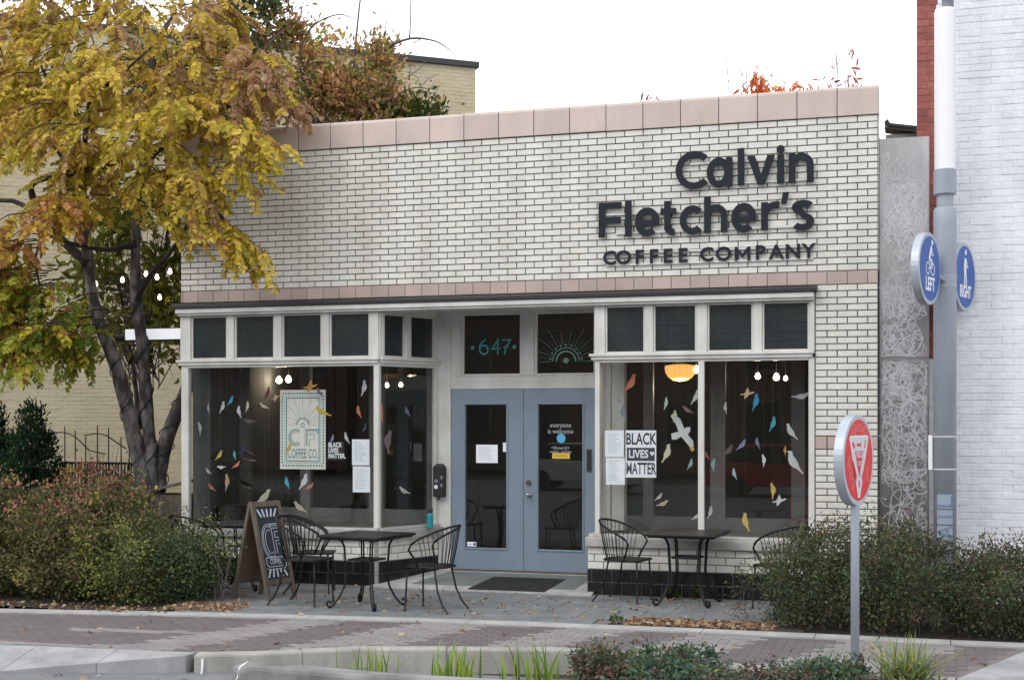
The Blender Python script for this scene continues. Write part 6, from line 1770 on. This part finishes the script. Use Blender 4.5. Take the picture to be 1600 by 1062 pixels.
# ---- fallen leaves and litter
FLC = [(.42, .27, .16), (.38, .20, .13), (.48, .34, .20), (.26, .14, .09), (.52, .42, .30), (.17, .10, .07)]
def litter(name, n, area, z, size, seed):
    q = np.random.default_rng(seed); P = np.array([area(q) for _ in range(n)])
    P = np.concatenate([P, np.full((n, 1), z)+q.random((n, 1))*.008], axis=1)
    a = q.random(n)*6.283; D = np.stack([np.cos(a), np.sin(a), q.normal(scale=.18, size=n)], axis=1)
    S = size*q.uniform(.5, 1.4, n)
    V, F = leaves_geo(P, unit(D), S, .6, .15)
    C = np.array(FLC)[q.integers(0, len(FLC), n)]*q.uniform(.7, 1.2, (n, 1))
    o = bpy.data.objects.new(name, np_mesh(name, V, F, np.repeat(C, 6, axis=0), M['shrubleaf'])); link(o); o["kind"] = "stuff"
    V_ = V
    return o
def on_patio(q):
    while True:
        x, y = q.uniform(-6.9, -1.2), q.uniform(-2.2, -.1)
        if y > yline(SB, x)+.02 and (q.random() < .75 or -5.2 < x < -1.5): return (x, y)
def on_trail(q):
    while True:
        x, y = q.uniform(-10, 1.2), q.uniform(-4.9, -2.5)
        if yline(FE, x)+.03 < y < yline(SB, x)-.05: return (x, y)
litter('fallen_leaves', 380, on_patio, .006, .045, 1)
litter('fallen_leaves', 70, on_trail, .006, .06, 2)
litter('fallen_leaves', 40, lambda q: (q.uniform(-7.5, -3), q.uniform(-5.6, -5.3)), -.142, .06, 3)
bed = MB().hexa([(-2.45, yline(SB, -2.45)+.005, -.03), (-.6, yline(SB, -.6)+.005, -.03), (-.75, -1.72, -.03), (-2.15, -1.76, -.03)], [(-2.45, yline(SB, -2.45)+.005, .007), (-.6, yline(SB, -.6)+.005, .007), (-.75, -1.72, .007), (-2.15, -1.76, .007)])
struct('leaf_bed_soil', bed, M['soil'])
litter('leaf_litter', 1100, lambda q: (q.uniform(-2.35, -.9), q.uniform(-2.19, -1.78)), .012, .05, 4)
litter('leaf_litter', 420, lambda q: (q.uniform(-7.3, -6.5), q.uniform(-2.5, -2.0)), .008, .05, 5)
litter('leaf_litter', 260, lambda q: (q.uniform(-10.5, -7.0), q.uniform(-2.9, -2.5)), .008, .05, 6)
for lab, x, y, r_, n in (('small weed growing at the left end of the leaf bed', -2.42, -2.12, .05, 40), ('small weed at the foot of the black tiles under the right table', -2.25, -.08, .06, 50), ('small weed beside the second leg of the right table', -1.95, -.07, .05, 40)):
    t = thing('weed', lab, 'weed', (x, y, 0), 'small weeds on the patio')
    cloud([(x, y, .04, r_, r_*.6, .05, n, [(2, (.07, .10, .03)), (1, (.10, .13, .04))], 5, .003)], .05, .5, M['shrubleaf'], 'leaves', t, clump=.02)

# ================================================================== YARD AT LEFT
fe = thing('iron_fence', 'black wrought iron fence with wavy top rail and spikes before the cream wall', 'fence', (-10.7, 1.2, 0))
bars = [(-11.34, 1.80), (-11.12, 1.93), (-10.95, 1.87), (-10.78, 1.79), (-10.59, 1.94), (-10.41, 1.91), (-10.21, 1.78), (-10.08, 1.66)]
for x, z in bars: part('bar', MB().tube([(x, 1.2, .0), (x, 1.2, z)], [.011, .008], 6), M['iron'], fe)
part('wavy_rail', MB().tube(dense([(-11.34, 1.185, 1.80), (-11.24, 1.185, 1.84), (-11.12, 1.185, 1.84), (-10.98, 1.185, 1.80), (-10.86, 1.185, 1.72), (-10.72, 1.185, 1.60), (-10.6, 1.185, 1.57), (-10.45, 1.185, 1.54)], 4), .009, 6), M['iron'], fe)
part('wavy_rail', MB().tube(dense([(-10.79, 1.185, 1.80), (-10.6, 1.185, 1.825), (-10.44, 1.185, 1.80), (-10.3, 1.185, 1.72), (-10.12, 1.185, 1.62)], 4), .009, 6), M['iron'], fe)
part('top_beam', MB().box(-11.36, -10.0, 1.17, 1.23, 1.40, 1.43), M['iron'], fe)
lat = MB()
for i in range(26): lat.tube([(-11.33+.05*i, 1.215, 0), (-11.31+.05*i, 1.215, 1.40)], .014, 4)
part('lattice', lat, M['bark_dark'], fe, kind='stuff')
M['whiteglow'] = mat('white_bar_added_glow', (.85, .85, .87), .4, emit=(.9, .93, 1.0), estr=.45)  # emission added to brighten the white bar in shade; not a known lamp
wbx = thing('white_bar', 'long white horizontal box with a dark end behind the tree stems', 'wall fixture', (-9.3, .95, 3.1))
part('box', MB().box(-9.94, -8.575, .88, 1.02, 3.105, 3.25), M['whiteglow'], wbx, bevel=.006)
part('underside', MB().box(-9.94, -8.575, .87, 1.03, 3.085, 3.1045), M['black'], wbx)
part('end_fitting', MB().tube([(-9.945, .95, 3.16), (-10.02, .95, 3.15), (-10.10, .95, 3.145), (-10.24, .95, 3.14)], [.06, .055, .045, .04], 12), M['bark_dark'], wbx)
sl = thing('string_lights', 'string of small lit bulbs hanging left of the shop', 'string lights', (-9.7, 1.0, 3.9))
cab = dense([(-11.2, 1.3, 4.15), (-10.5, 1.0, 3.93), (-10.04, 1.0, 3.98), (-9.67, 1.0, 4.05), (-9.5, 1.0, 4.0), (-9.3, 1.0, 4.06), (-8.95, 1.0, 4.12)], 5)
part('cable', MB().tube(cab, .005, 5), M['black'], sl)
for x, y, z in ((-10.48, 1.0, 3.89), (-10.04, .97, 3.93), (-9.67, .97, 4.0), (-9.5, .97, 3.95), (-9.3, .97, 4.02), (-9.6, 1.2, 3.7)):
    part('bulb', MB().lathe([(.01, .05), (.02, .03), (.028, 0), (.02, -.022), (.004, -.03)], 10, (x, y, z)), M['fairy'], sl, smooth=True)
bx_ = thing('lidded_bin', 'dark wooden bin with a sloping grey lid beside the shop corner', 'bin', (-9.05, .6, 0))
part('body', MB().box(-9.22, -8.62, .35, .85, -.03, 1.04), M['oldwood'], bx_)
part('lid', MB().hexa([(-9.30, .28, 1.05), (-8.6, .28, 1.20), (-8.6, .9, 1.26), (-9.30, .9, 1.11)], [(-9.30, .28, 1.08), (-8.6, .28, 1.24), (-8.6, .9, 1.30), (-9.30, .9, 1.14)]), M['trim_grey'] if False else M['oldwood'], bx_, bevel=.006)
